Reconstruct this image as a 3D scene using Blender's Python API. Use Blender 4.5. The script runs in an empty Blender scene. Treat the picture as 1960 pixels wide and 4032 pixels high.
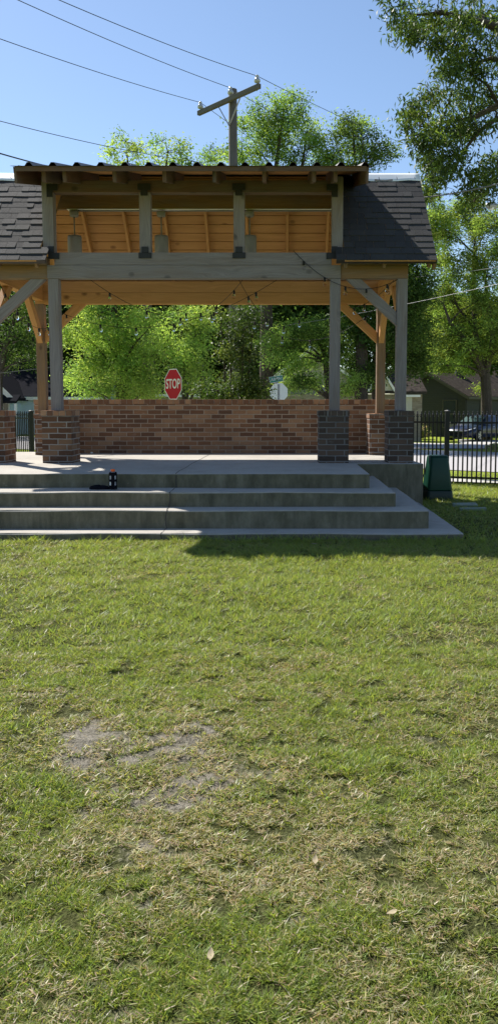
import bpy, bmesh, math, random
import numpy as np
from mathutils import Vector, Matrix

random.seed(7)
rng = np.random.default_rng(11)
S = bpy.context.scene
COL = S.collection
V = Vector
CAM_H = 1.40
FPX, PX, PY = 3028.0, 1109.0, 1865.0
TH = math.atan(3028.0 / 35300.0)
CT, ST = math.cos(TH), math.sin(TH)


def at(u, v, y):
    """point of the place seen at photo position (u, v), y metres ahead (a surveying aid)"""
    k = (PY - v) / FPX
    z = y * (k * CT - ST) / (CT + k * ST)
    zc = y * CT - z * ST
    return V(((u - PX) * zc / FPX, y, z + CAM_H))


# ------------------------------------------------------------------ bookkeeping
def tag(o, label=None, cat=None, group=None, kind=None):
    if label: o['label'] = label
    if cat: o['category'] = cat
    if group: o['group'] = group
    if kind: o['kind'] = kind
    return o


def thing(name, label, cat, loc=(0, 0, 0), rz=0.0, group=None):
    o = bpy.data.objects.new(name, None)
    o.empty_display_size = 0.2
    COL.objects.link(o)
    o.location = loc
    o.rotation_euler = (0, 0, rz)
    return tag(o, label, cat, group)


def copy_tree(o, parent=None):
    c = o.copy()
    COL.objects.link(c)
    c.parent = parent
    for ch in list(o.children):
        copy_tree(ch, c)
    return c


class MB:
    """collects faces for one mesh; uv in metres"""

    def __init__(s):
        s.v, s.f, s.uv, s.sm, s.mi, s.col = [], [], [], [], [], []

    def face(s, pts, uvs=None, smooth=False, mi=0, col=None):
        n = len(s.v)
        s.v.extend([tuple(p) for p in pts])
        s.f.append(tuple(range(n, n + len(pts))))
        if uvs is None:
            a, b, c = V(pts[0]), V(pts[1]), V(pts[2])
            nn = (b - a).cross(c - a)
            ax = max(range(3), key=lambda i: abs(nn[i]))
            if ax == 2: uvs = [(p[0], p[1]) for p in pts]
            elif ax == 1: uvs = [(p[0], p[2]) for p in pts]
            else: uvs = [(p[1], p[2]) for p in pts]
        s.uv.append(list(uvs))
        s.sm.append(smooth)
        s.mi.append(mi)
        s.col.append(col)

    def box(s, x0, x1, y0, y1, z0, z1, mi=0):
        P = [V((x, y, z)) for z in (z0, z1) for y in (y0, y1) for x in (x0, x1)]
        for q in ((0, 1, 5, 4), (1, 3, 7, 5), (3, 2, 6, 7), (2, 0, 4, 6), (4, 5, 7, 6), (2, 3, 1, 0)):
            s.face([P[i] for i in q], mi=mi)
        return s

    def beam(s, p0, p1, w, h, up=(0, 0, 1), mi=0, cut0=None, cut1=None):
        """squared timber from p0 to p1 (centre line), w across, h along up; uv.x runs along it"""
        p0, p1 = V(p0), V(p1)
        d = (p1 - p0); L = d.length; d = d / L
        side = d.cross(V(up))
        if side.length < 1e-4: side = d.cross(V((0, 1, 0)))
        side.normalize()
        u2 = side.cross(d).normalized()
        r0, r1 = random.random() * 9, random.random() * 9
        c = [(-1, -1), (1, -1), (1, 1), (-1, 1)]
        A = [p0 + side * (a * w / 2) + u2 * (b * h / 2) for a, b in c]
        B = [p1 + side * (a * w / 2) + u2 * (b * h / 2) for a, b in c]
        if cut0:
            n, o = V(cut0[0]), V(cut0[1])
            A = [q + d * ((o - q).dot(n) / d.dot(n)) for q in A]
        if cut1:
            n, o = V(cut1[0]), V(cut1[1])
            B = [q + d * ((o - q).dot(n) / d.dot(n)) for q in B]
        off = 0
        for i in range(4):
            j = (i + 1) % 4
            ww = w if i % 2 == 0 else h
            la = [(q - p0).dot(d) for q in (A[i], A[j], B[j], B[i])]
            s.face([A[i], A[j], B[j], B[i]],
                   [(r0 + la[0], r1 + off), (r0 + la[1], r1 + off + ww), (r0 + la[2], r1 + off + ww), (r0 + la[3], r1 + off)], mi=mi)
            off += ww + 0.37
        s.face([A[3], A[2], A[1], A[0]], [(r0, r1), (r0 + .01, r1 + w), (r0 + .05, r1 + w), (r0 + .05, r1)], mi=mi)
        s.face(B, [(r0, r1), (r0 + .01, r1 + w), (r0 + .05, r1 + w), (r0 + .05, r1)], mi=mi)
        return s

    def tube(s, pts, radii, n=8, smooth=True, cap=True, mi=0):
        pts = [V(p) for p in pts]
        rings, prev = [], None
        L = 0
        for i, p in enumerate(pts):
            d = (pts[min(i + 1, len(pts) - 1)] - pts[max(i - 1, 0)])
            if d.length < 1e-7: d = V((0, 0, 1))
            d.normalize()
            if prev is None:
                a = d.cross(V((0, 0, 1)))
                if a.length < 1e-3: a = V((1, 0, 0))
                a.normalize()
            else:
                a = prev - d * prev.dot(d)
                if a.length < 1e-4: a = d.cross(V((0, 1, 0)))
                a.normalize()
            prev = a
            b = d.cross(a)
            r = radii[i] if hasattr(radii, '__len__') else radii
            if i: L += (pts[i] - pts[i - 1]).length
            rings.append(([p + a * (r * math.cos(2 * math.pi * k / n)) + b * (r * math.sin(2 * math.pi * k / n)) for k in range(n)], L, r))
        for i in range(len(rings) - 1):
            A, la, ra = rings[i]; B, lb, rb = rings[i + 1]
            for k in range(n):
                j = (k + 1) % n
                t0, t1 = k / n, (k + 1) / n
                s.face([A[k], A[j], B[j], B[k]], [(la, t0 * 6.28 * ra), (la, t1 * 6.28 * ra), (lb, t1 * 6.28 * ra), (lb, t0 * 6.28 * ra)], smooth, mi)
        if cap:
            s.face(list(reversed(rings[0][0])), mi=mi)
            s.face(rings[-1][0], mi=mi)
        return s

    def lathe(s, prof, c=(0, 0, 0), n=20, smooth=True, mi=0):
        """prof: list of (radius, z) from bottom to top about the vertical through c"""
        c = V(c)
        for i in range(len(prof) - 1):
            (r0, z0), (r1, z1) = prof[i], prof[i + 1]
            for k in range(n):
                a0, a1 = 2 * math.pi * k / n, 2 * math.pi * (k + 1) / n
                p = [c + V((r0 * math.cos(a0), r0 * math.sin(a0), z0)), c + V((r0 * math.cos(a1), r0 * math.sin(a1), z0)),
                     c + V((r1 * math.cos(a1), r1 * math.sin(a1), z1)), c + V((r1 * math.cos(a0), r1 * math.sin(a0), z1))]
                if r0 < 1e-6: p = [p[0], p[2], p[3]]
                elif r1 < 1e-6: p = [p[0], p[1], p[2]]
                s.face(p, None, smooth, mi)
        return s

    def prism(s, poly, ext, mi=0, smooth_sides=False):
        """flat polygon (3-D points) pushed along the vector ext"""
        ext = V(ext)
        A = [V(p) for p in poly]; B = [p + ext for p in A]
        s.face(list(reversed(A)), mi=mi); s.face(B, mi=mi)
        for i in range(len(A)):
            j = (i + 1) % len(A)
            s.face([A[i], A[j], B[j], B[i]], smooth=smooth_sides, mi=mi)
        return s

    def build(s, name, mats, parent=None, weld=True, bevel=0, seg=2, local=False, flip_check=True):
        me = bpy.data.meshes.new(name)
        me.from_pydata(s.v, [], s.f)
        uvl = me.uv_layers.new(name='UVMap')
        flat = [c for f in s.uv for p in f for c in p]
        uvl.data.foreach_set('uv', flat)
        me.polygons.foreach_set('use_smooth', s.sm)
        me.polygons.foreach_set('material_index', s.mi)
        if any(c is not None for c in s.col):
            at_ = me.color_attributes.new('Col', 'FLOAT_COLOR', 'CORNER')
            buf = []
            for f, c in zip(s.f, s.col):
                c = c or (1, 1, 1)
                buf.extend(list((*c, 1.0)) * len(f))
            at_.data.foreach_set('color', buf)
        if not isinstance(mats, (list, tuple)): mats = [mats]
        for m in mats: me.materials.append(m)
        if weld:
            bm = bmesh.new(); bm.from_mesh(me)
            bmesh.ops.remove_doubles(bm, verts=bm.verts, dist=1e-5)
            if flip_check: bmesh.ops.recalc_face_normals(bm, faces=bm.faces)
            bm.to_mesh(me); bm.free()
        o = bpy.data.objects.new(name, me)
        COL.objects.link(o)
        if parent is not None:
            o.parent = parent
            if not local:
                # the mesh was written in world coordinates: bring it into the frame of its parent
                me.transform(world_of(parent).inverted())
        if bevel:
            b = o.modifiers.new('bevel', 'BEVEL')
            b.width = bevel; b.segments = seg; b.limit_method = 'ANGLE'; b.angle_limit = math.radians(35)
        return o


def world_of(o):
    m = o.matrix_basis.copy()
    p = o.parent
    while p is not None:
        m = p.matrix_basis @ m
        p = p.parent
    return m


def fast_mesh(name, verts, loops, sizes, mat, colors=None, parent=None, smooth=False, normals=None):
    """mesh straight from arrays; colors per face"""
    me = bpy.data.meshes.new(name)
    nv, nl, nf = len(verts), len(loops), len(sizes)
    me.vertices.add(nv); me.loops.add(nl); me.polygons.add(nf)
    me.vertices.foreach_set('co', np.asarray(verts, np.float32).ravel())
    me.loops.foreach_set('vertex_index', np.asarray(loops, np.int32))
    st = np.zeros(nf, np.int32); st[1:] = np.cumsum(sizes)[:-1]
    me.polygons.foreach_set('loop_start', st)
    me.polygons.foreach_set('loop_total', np.asarray(sizes, np.int32))
    me.update(calc_edges=True)
    if colors is not None:
        a = me.color_attributes.new('Col', 'FLOAT_COLOR', 'CORNER')
        c = np.repeat(np.asarray(colors, np.float32), np.asarray(sizes), axis=0)
        c = np.concatenate([c, np.ones((len(c), 1), np.float32)], 1)
        a.data.foreach_set('color', c.ravel())
    me.materials.append(mat)
    o = bpy.data.objects.new(name, me)
    COL.objects.link(o)
    if parent is not None:
        o.parent = parent
        me.transform(world_of(parent).inverted())
    return o


# ------------------------------------------------------------------ 2-D value noise for scattering
_lat = rng.random((256, 256))
def vnoise(x, y, scale=1.0, ox=0.0, oy=0.0):
    x = np.asarray(x) * scale + ox + 500; y = np.asarray(y) * scale + oy + 500
    xi = np.floor(x).astype(int); yi = np.floor(y).astype(int)
    fx, fy = x - xi, y - yi
    fx = fx * fx * (3 - 2 * fx); fy = fy * fy * (3 - 2 * fy)
    g = lambda a, b: _lat[a % 256, b % 256]
    return (g(xi, yi) * (1 - fx) + g(xi + 1, yi) * fx) * (1 - fy) + (g(xi, yi + 1) * (1 - fx) + g(xi + 1, yi + 1) * fx) * fy


# ------------------------------------------------------------------ materials
class NT:
    def __init__(s, name):
        s.m = bpy.data.materials.new(name); s.m.use_nodes = True
        s.t = s.m.node_tree; s.t.nodes.clear()
        s.out = s.n('ShaderNodeOutputMaterial')

    def n(s, typ, **kw):
        nd = s.t.nodes.new(typ)
        for k, v in kw.items():
            if k in ('inp',): continue
            setattr(nd, k, v)
        for k, v in (kw.get('inp') or {}).items():
            if isinstance(v, bpy.types.NodeSocket): s.t.links.new(v, nd.inputs[k])
            else: nd.inputs[k].default_value = v
        return nd

    def l(s, a, b): s.t.links.new(a, b)

    def ramp(s, fac, stops, interp='LINEAR'):
        r = s.n('ShaderNodeValToRGB'); cr = r.color_ramp; cr.interpolation = interp
        while len(cr.elements) < len(stops): cr.elements.new(0.5)
        for e, (p, c) in zip(cr.elements, stops):
            e.position = p; e.color = (*c, 1) if len(c) == 3 else c
        s.l(fac, r.inputs[0])
        return r.outputs[0]

    def mix(s, fac, a, b, typ='MIX'):
        m = s.n('ShaderNodeMix', data_type='RGBA', blend_type=typ)
        for sock, v in ((m.inputs[0], fac), (m.inputs[6], a), (m.inputs[7], b)):
            if isinstance(v, bpy.types.NodeSocket): s.l(v, sock)
            else: sock.default_value = v if not isinstance(v, tuple) else (*v, 1)
        return m.outputs[2]

    def math(s, op, a, b=0.0, clamp=False):
        m = s.n('ShaderNodeMath', operation=op, use_clamp=clamp)
        for i, v in enumerate((a, b)):
            if isinstance(v, bpy.types.NodeSocket): s.l(v, m.inputs[i])
            else: m.inputs[i].default_value = v
        return m.outputs[0]

    def mapped(s, vec, scale=(1, 1, 1), loc=(0, 0, 0), rot=(0, 0, 0)):
        m = s.n('ShaderNodeMapping'); s.l(vec, m.inputs[0])
        m.inputs['Scale'].default_value = scale; m.inputs['Location'].default_value = loc; m.inputs['Rotation'].default_value = rot
        return m.outputs[0]

    def noise(s, vec, scale, detail=4, rough=.55, dist=0.0):
        nd = s.n('ShaderNodeTexNoise', inp={'Scale': scale, 'Detail': detail, 'Roughness': rough, 'Distortion': dist})
        s.l(vec, nd.inputs['Vector'])
        return nd.outputs['Fac']

    def uv(s): return s.n('ShaderNodeUVMap', uv_map='UVMap').outputs[0]
    def obj(s): return s.n('ShaderNodeTexCoord').outputs['Object']
    def pos(s): return s.n('ShaderNodeNewGeometry').outputs['Position']

    def surf(s, color, rough=.6, spec=.4, metal=0.0, bump=None, bstr=.3, bdist=.01, coat=0.0):
        p = s.n('ShaderNodeBsdfPrincipled')
        for k, v in (('Base Color', color), ('Roughness', rough), ('Specular IOR Level', spec), ('Metallic', metal), ('Coat Weight', coat)):
            if isinstance(v, bpy.types.NodeSocket): s.l(v, p.inputs[k])
            else: p.inputs[k].default_value = (*v, 1) if isinstance(v, tuple) else v
        if bump is not None:
            b = s.n('ShaderNodeBump', inp={'Strength': bstr, 'Distance': bdist})
            s.l(bump, b.inputs['Height']); s.l(b.outputs[0], p.inputs['Normal'])
        s.l(p.outputs[0], s.out.inputs[0])
        return s.m


M = {}


def plain(name, col, rough=.5, spec=.4, metal=0.0, var=.12, scale=20, coat=0.0, bstr=.1):
    t = NT(name)
    n = t.noise(t.obj(), scale, 5, .6)
    c = t.mix(n, tuple(max(0, x * (1 - var)) for x in col), tuple(min(1, x * (1 + var)) for x in col))
    r = t.math('ADD', rough - .08, t.math('MULTIPLY', n, .16))
    M[name] = t.surf(c, r, spec, metal, n, bstr, .004, coat)
    return M[name]


def wood(name, light, dark, knot, grey=None, grey_amt=0.0, rough=.75):
    t = NT(name)
    uv = t.uv()
    warp = t.noise(t.mapped(uv, (1.0, 5, 1)), 1.0, 2, .5)
    off = t.n('ShaderNodeCombineXYZ'); t.l(t.math('MULTIPLY', warp, .25), off.inputs[1])
    w2 = t.n('ShaderNodeVectorMath', operation='ADD'); t.l(uv, w2.inputs[0]); t.l(off.outputs[0], w2.inputs[1])
    grain = t.noise(t.mapped(w2.outputs[0], (1.6, 70, 1)), 1.0, 5, .65)
    broad = t.noise(t.mapped(uv, (.8, 9, 1)), 1.0, 3, .5)
    c = t.ramp(t.math('ADD', t.math('MULTIPLY', grain, .6), t.math('MULTIPLY', broad, .4)), [(.30, dark), (.62, light), (.8, tuple(min(1, x * 1.12) for x in light))])
    kv = t.n('ShaderNodeTexVoronoi', feature='F1', inp={'Scale': 1.0, 'Randomness': 1.0})
    t.l(t.mapped(uv, (3.6, 5.0, 1)), kv.inputs['Vector'])
    kd = t.math('SUBTRACT', 1.0, t.math('MULTIPLY', kv.outputs['Distance'], 4.6), True)
    kd = t.math('POWER', kd, .6, True)
    ks = t.n('ShaderNodeSeparateColor'); t.l(kv.outputs['Color'], ks.inputs[0])
    kd = t.math('MULTIPLY', kd, t.math('GREATER_THAN', ks.outputs[0], .68))
    c = t.mix(t.math('MULTIPLY', kd, .85), c, knot)
    if grey:
        g = t.noise(t.mapped(uv, (1.1, 6, 1), (3, 1, 0)), 1.0, 4, .6)
        g = t.ramp(g, [(max(0, .55 - grey_amt), (0, 0, 0)), (max(.05, .95 - grey_amt), (1, 1, 1))])
        gg = t.ramp(grain, [(.3, tuple(x * .62 for x in grey)), (.7, grey)])
        c = t.mix(g, c, t.mix(t.math('MULTIPLY', kd, .8), gg, tuple(x * .2 for x in grey)))
    M[name] = t.surf(c, rough, .25, 0, grain, .35, .006)
    return M[name]


wood('fresh_wood', (.52, .275, .11), (.35, .175, .062), (.085, .034, .012))
wood('weathered_wood', (.205, .148, .112), (.118, .084, .064), (.032, .024, .02), (.255, .226, .226), .42)
wood('half_weathered_wood', (.26, .155, .08), (.15, .085, .042), (.045, .022, .012), (.19, .17, .155), .12)
wood('dark_wood', (.14, .08, .055), (.075, .042, .03), (.025, .016, .012), (.12, .11, .105), .15)
wood('pole_wood', (.125, .10, .082), (.065, .052, .042), (.028, .022, .016), (.135, .13, .125), .30)


def brick_mat(name, stops, mortar, dirt=.0, bw=.254, rh=.08, offset=.5):
    t = NT(name)
    uv = t.uv()
    wob = t.noise(t.mapped(uv, (9, 9, 1)), 1.0, 2, .5)
    o = t.n('ShaderNodeCombineXYZ'); t.l(t.math('MULTIPLY', t.math('SUBTRACT', wob, .5), .012), o.inputs[0]); t.l(t.math('MULTIPLY', t.math('SUBTRACT', wob, .5), .009), o.inputs[1])
    vv = t.n('ShaderNodeVectorMath', operation='ADD'); t.l(uv, vv.inputs[0]); t.l(o.outputs[0], vv.inputs[1])
    b = t.n('ShaderNodeTexBrick', offset=offset, inp={'Color1': (0, 0, 0, 1), 'Color2': (1, 1, 1, 1), 'Mortar': (.5, .5, .5, 1), 'Scale': 1.0,
                                       'Mortar Size': .0085, 'Mortar Smooth': .25, 'Bias': 0.0, 'Brick Width': bw, 'Row Height': rh})
    t.l(vv.outputs[0], b.inputs['Vector'])
    c = t.ramp(b.outputs['Color'], stops)
    fine = t.noise(t.mapped(uv, (60, 90, 1)), 1.0, 4, .7)
    big = t.noise(t.mapped(uv, (2.0, 3.0, 1)), 1.0, 4, .6)
    c = t.mix(t.math('MULTIPLY', fine, .55), c, t.mix(.5, c, (.03, .02, .018)))
    mo = t.mix(big, tuple(x * .6 for x in mortar), mortar)
    lime = t.ramp(t.noise(t.mapped(uv, (7, 9, 1), (4, 2, 0)), 1.0, 5, .7), [(.60, (0, 0, 0)), (.74, (1, 1, 1))])
    c = t.mix(t.math('MULTIPLY', lime, .35), c, mortar)
    c = t.mix(b.outputs['Fac'], c, mo)
    if dirt:
        d = t.ramp(t.noise(t.mapped(uv, (1.3, 2.2, 1), (7, 3, 0)), 1.0, 5, .65), [(.42, (0, 0, 0)), (.75, (1, 1, 1))])
        c = t.mix(t.math('MULTIPLY', d, dirt), c, (.035, .03, .028))
    h = t.math('SUBTRACT', t.math('MULTIPLY', fine, .25), b.outputs['Fac'])
    M[name] = t.surf(c, .88, .2, 0, h, .9, .016)


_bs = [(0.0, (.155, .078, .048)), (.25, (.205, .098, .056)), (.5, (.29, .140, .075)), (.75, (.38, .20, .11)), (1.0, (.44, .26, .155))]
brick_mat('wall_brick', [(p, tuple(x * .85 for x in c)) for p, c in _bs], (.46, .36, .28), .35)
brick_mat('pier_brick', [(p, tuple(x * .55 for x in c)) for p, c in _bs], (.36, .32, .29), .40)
brick_mat('dark_pier_brick', [(0, (.05, .036, .03)), (.4, (.08, .056, .045)), (.75, (.105, .074, .058)), (1, (.15, .095, .07))], (.24, .225, .22), .35)
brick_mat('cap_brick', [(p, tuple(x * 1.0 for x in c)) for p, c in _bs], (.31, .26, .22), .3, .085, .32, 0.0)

# concrete: pale on the treads, mottled green-black growth on the risers
t = NT('concrete')
P = t.pos()
n1 = t.noise(P, 1.1, 6, .6); n2 = t.noise(P, 9, 5, .7); n3 = t.noise(P, 120, 3, .6)
c = t.ramp(t.math('ADD', t.math('MULTIPLY', n1, .6), t.math('MULTIPLY', n2, .4)), [(.3, (.30, .275, .235)), (.5, (.40, .372, .325)), (.7, (.47, .44, .39))])
c = t.mix(t.math('MULTIPLY', n3, .35), c, (.20, .19, .175))
c = t.mix(t.ramp(t.noise(P, 2.7, 6, .7), [(.60, (0, 0, 0)), (.80, (.6, .6, .6))]), c, (.19, .175, .15))
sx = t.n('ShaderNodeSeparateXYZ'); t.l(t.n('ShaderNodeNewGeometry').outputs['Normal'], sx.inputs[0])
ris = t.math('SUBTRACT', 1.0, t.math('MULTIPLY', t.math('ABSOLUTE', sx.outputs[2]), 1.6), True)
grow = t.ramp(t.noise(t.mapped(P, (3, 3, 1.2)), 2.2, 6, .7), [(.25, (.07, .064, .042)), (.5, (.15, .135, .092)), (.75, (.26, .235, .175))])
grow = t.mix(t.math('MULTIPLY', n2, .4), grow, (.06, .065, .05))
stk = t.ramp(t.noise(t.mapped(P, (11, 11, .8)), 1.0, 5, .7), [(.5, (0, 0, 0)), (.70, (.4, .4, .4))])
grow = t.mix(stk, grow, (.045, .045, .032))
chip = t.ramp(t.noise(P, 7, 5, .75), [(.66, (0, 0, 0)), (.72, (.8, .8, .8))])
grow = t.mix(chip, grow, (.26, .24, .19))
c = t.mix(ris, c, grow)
M['concrete'] = t.surf(c, .9, .2, 0, t.math('ADD', n2, t.math('MULTIPLY', n3, .5)), .5, .008)

t = NT('shingle')
P = t.obj()
at_ = t.n('ShaderNodeAttribute', attribute_name='Col')
g = t.noise(P, 260, 2, .7); g2 = t.noise(P, 14, 4, .6)
c = t.mix(t.math('MULTIPLY', g, .8), at_.outputs['Color'], (.085, .082, .085))
c = t.mix(t.math('MULTIPLY', g2, .5), c, t.mix(.5, c, (.02, .02, .022)))
M['shingle'] = t.surf(c, .82, .12, 0, g, .6, .004)

t = NT('house_shingle')
P = t.obj()
b = t.noise(t.mapped(P, (3, 3, 9)), 1.5, 5, .7)
c = t.ramp(b, [(.3, (.028, .024, .021)), (.7, (.075, .064, .056))])
M['house_shingle'] = t.surf(c, .95, .0, 0, b, .4, .02)
plain('dark_house_shingle', (.022, .022, .026), .95, .0, 0, .3, 9)

plain('roof_metal', (.045, .035, .03), .45, .5, .3, .2, 12)
plain('galvanised', (.80, .81, .82), .35, .5, .15, .05, 6)
plain('black_steel', (.012, .012, .013), .55, .4, 0, .2, 40)
plain('black_iron', (.007, .007, .008), .5, .35, 0, .2, 40)
plain('grey_enamel', (.21, .205, .195), .5, .4, 0, .06, 12)
plain('white_trim', (.78, .78, .76), .6, .35, 0, .05, 8)
plain('cord_black', (.012, .012, .012), .6, .3)
plain('wire', (.02, .02, .022), .5, .4)
plain('wire_pale', (.12, .125, .125), .4, .5)
plain('porcelain', (.38, .39, .42), .15, .6, 0, .06, 12, .3)
plain('green_plastic', (.002, .040, .024), .42, .3, 0, .15, 5)
plain('dark_green_plastic', (.004, .018, .013), .5, .4, 0, .2, 6)
plain('valve_green', (.20, .235, .185), .6, .3, 0, .15, 10)
plain('asphalt_grey', (.36, .345, .345), .92, .2, 0, .22, 30, bstr=.4)
plain('pavement', (.42, .41, .385), .9, .2, 0, .12, 9, bstr=.3)
plain('stop_red', (.42, .004, .012), .55, .12, 0, .05, 4)
plain('sign_white', (.68, .67, .66), .55, .2, 0, .03, 4)
plain('sign_back', (.52, .54, .55), .35, .5, .7, .06, 6)
plain('sign_green', (.0, .18, .12), .4, .45)
plain('orange_plastic', (.75, .12, .02), .4, .45)
plain('bottle_white', (.30, .30, .34), .25, .5, 0, .06)
plain('black_cloth', (.006, .006, .010), .9, .1, 0, .3, 60)
plain('car_paint', (.004, .006, .030), .3, .4, .1, .05, 3, .35)
plain('tyre', (.015, .015, .015), .8, .2)
plain('alloy', (.55, .55, .56), .3, .5, .8)
plain('chrome', (.8, .8, .8), .12, .5, 1.0, .02)
plain('lens', (.75, .78, .8), .1, .6)
plain('dark_plastic', (.012, .012, .014), .5, .4)
plain('pane', (.03, .04, .045), .06, .7, 0, .1, 3)
plain('windshield', (.10, .15, .15), .05, .8, 0, .1, 3)
plain('pebble_white', (.6, .6, .58), .7)
plain('crack_dark', (.07, .065, .06), .95, .1, 0, .4, 60)
plain('dry_leaf', (.30, .25, .16), .8, .2, 0, .3, 50)
plain('metal_grey', (.3, .3, .31), .45, .5, .4)


def siding(name, col, step=.12):
    t = NT(name)
    sp = t.n('ShaderNodeSeparateXYZ'); t.l(t.pos(), sp.inputs[0])
    fr = t.math('FRACT', t.math('DIVIDE', sp.outputs[2], step))
    n = t.noise(t.pos(), 3, 4, .6)
    c = t.mix(n, tuple(x * .85 for x in col), col)
    M[name] = t.surf(c, .7, .3, 0, fr, .6, .02)


siding('blue_siding', (.58, .72, .86)); siding('green_siding', (.042, .046, .046)); siding('cream_siding', (.38, .36, .29))
siding('white_siding', (.55, .53, .46)); siding('taupe_siding', (.10, .095, .080))
brick_mat('tan_brick', [(0, (.30, .25, .18)), (.5, (.38, .32, .24)), (1, (.44, .39, .30))], (.42, .38, .32), .2)

# clear bulb glass, kept simple
t = NT('bulb_glass')
p = t.n('ShaderNodeBsdfPrincipled', inp={'Base Color': (.95, .95, .95, 1), 'Roughness': .03, 'IOR': 1.12, 'Transmission Weight': 1.0})
t.l(p.outputs[0], t.out.inputs[0]); M['bulb_glass'] = t.m


def leafmat(name, trans=.45, rough=.45, spec=.35, tint=(1.25, 1.15, .55)):
    t = NT(name)
    a = t.n('ShaderNodeAttribute', attribute_name='Col').outputs['Color']
    p = t.n('ShaderNodeBsdfPrincipled', inp={'Roughness': rough, 'Specular IOR Level': spec})
    t.l(a, p.inputs['Base Color'])
    tr = t.n('ShaderNodeBsdfTranslucent')
    t.l(t.mix(1.0, a, tint, 'MULTIPLY'), tr.inputs[0])
    mx = t.n('ShaderNodeMixShader', inp={0: trans})
    t.l(p.outputs[0], mx.inputs[1]); t.l(tr.outputs[0], mx.inputs[2]); t.l(mx.outputs[0], t.out.inputs[0])
    M[name] = t.m


leafmat('leaf', .42, .6, .1, (1.6, 1.45, .9))
leafmat('glossy_leaf', .35, .5, .2, (1.5, 1.5, .7))
leafmat('blade', .5, .42, .35, (1.55, 1.45, .8))

t = NT('bark')
n = t.noise(t.mapped(t.uv(), (3, 14, 1)), 1.5, 6, .7)
M['bark'] = t.surf(t.ramp(n, [(.3, (.035, .028, .022)), (.7, (.12, .10, .08))]), .95, .1, 0, n, .8, .03)

# lawn soil and thatch under the blades; plain turf farther off
t = NT('turf')
P = t.pos()
a1 = t.noise(P, 1.6, 6, .65); a2 = t.noise(P, 14, 5, .7); a3 = t.noise(P, 90, 3, .7)
soil = t.ramp(t.math('ADD', t.math('MULTIPLY', a2, .6), t.math('MULTIPLY', a3, .4)), [(.32, (.04, .033, .022)), (.5, (.12, .10, .062)), (.64, (.23, .20, .14)), (.78, (.34, .31, .26))])
far = t.ramp(t.math('ADD', t.math('MULTIPLY', a1, .5), t.math('MULTIPLY', a2, .5)), [(.3, (.15, .20, .03)), (.55, (.24, .29, .05)), (.75, (.33, .34, .10))])
sp = t.n('ShaderNodeSeparateXYZ'); t.l(P, sp.inputs[0])
fy = t.n('ShaderNodeMapRange', inp={1: 9.0, 2: 14.0}); t.l(sp.outputs[1], fy.inputs[0])
fx = t.n('ShaderNodeMapRange', inp={1: 3.6, 2: 5.2}); t.l(t.math('ABSOLUTE', sp.outputs[0]), fx.inputs[0])
fn_ = t.n('ShaderNodeMapRange', inp={1: .9, 2: .2}); t.l(sp.outputs[1], fn_.inputs[0])
ff = t.n('ShaderNodeMath', operation='MAXIMUM'); t.l(t.math('MAXIMUM', fy.outputs[0], fx.outputs[0]), ff.inputs[0]); t.l(fn_.outputs[0], ff.inputs[1])
bare = t.n('ShaderNodeAttribute', attribute_name='Bare').outputs['Fac']
und = t.ramp(a3, [(.35, (.03, .032, .013)), (.6, (.085, .092, .034)), (.75, (.17, .16, .075))])
mud = t.ramp(t.math('ADD', t.math('MULTIPLY', a2, .5), t.math('MULTIPLY', a3, .5)), [(.36, (.03, .027, .02)), (.5, (.13, .115, .085)), (.66, (.27, .245, .20))])
bm_ = t.math('ADD', bare, t.math('ADD', t.math('MULTIPLY', t.math('SUBTRACT', a2, .5), .9), t.math('MULTIPLY', t.math('SUBTRACT', a3, .5), 1.2)), True)
soil = t.mix(t.ramp(bm_, [(.35, (0, 0, 0)), (.95, (1, 1, 1))]), und, mud)
M['turf'] = t.surf(t.mix(ff.outputs[0], soil, far), t.math('SUBTRACT', .95, t.math('MULTIPLY', bm_, .4)), t.math('MULTIPLY', bm_, .22), 0, t.math('ADD', a2, t.math('MULTIPLY', a3, .6)), .8, .03)
# ------------------------------------------------------------------ ground, streets, walk
def lump(x, y):
    """small unevenness of the lawn in front of the steps"""
    x = np.asarray(x, float); y = np.asarray(y, float)
    k = np.clip((7.9 - y) / .8, 0, 1) * np.clip((y - .6) / .5, 0, 1) * np.clip((4.2 - np.abs(x)) / .8, 0, 1)
    return k * (.030 * (vnoise(x, y, 1.9, 11, 3) - .55) + .022 * (vnoise(x, y, 5.5, 2, 17) - .55) + .012 * (vnoise(x, y, 12, 21, 5) - .55))


def ground_z(x, y):
    n = .57 * x + .82 * y
    t = min(1, max(0, (n - 25) / 18)); t = t * t * (3 - 2 * t)
    return -.53 * t


xs = [-400, -200, -120] + [-80 + 4 * i for i in range(19)] + [-6, -4.2] + [-4 + .0625 * i for i in range(129)] + [4.2, 6] + [8 + 4 * i for i in range(19)] + [120, 200, 400]
ys = [-60, -20, -4, -1] + [1 + .0625 * i for i in range(119)] + [8.6 + .9 * i for i in range(8)] + [16 + 2 * i for i in range(33)] + [90, 110, 150, 250, 700]
g = MB()
ZL = lump(np.array(xs)[None, :].repeat(len(ys), 0), np.array(ys)[:, None].repeat(len(xs), 1)).tolist()
for j in range(len(ys) - 1):
    for i in range(len(xs) - 1):
        q = [(xs[i], ys[j]), (xs[i + 1], ys[j]), (xs[i + 1], ys[j + 1]), (xs[i], ys[j + 1])]
        g.face([(x, y, ground_z(x, y) + ZL[jj][ii]) for (x, y), ii, jj in zip(q, (i, i + 1, i + 1, i), (j, j, j + 1, j + 1))], q, True)
ground = tag(g.build('ground', M['turf']), kind='structure')


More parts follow.
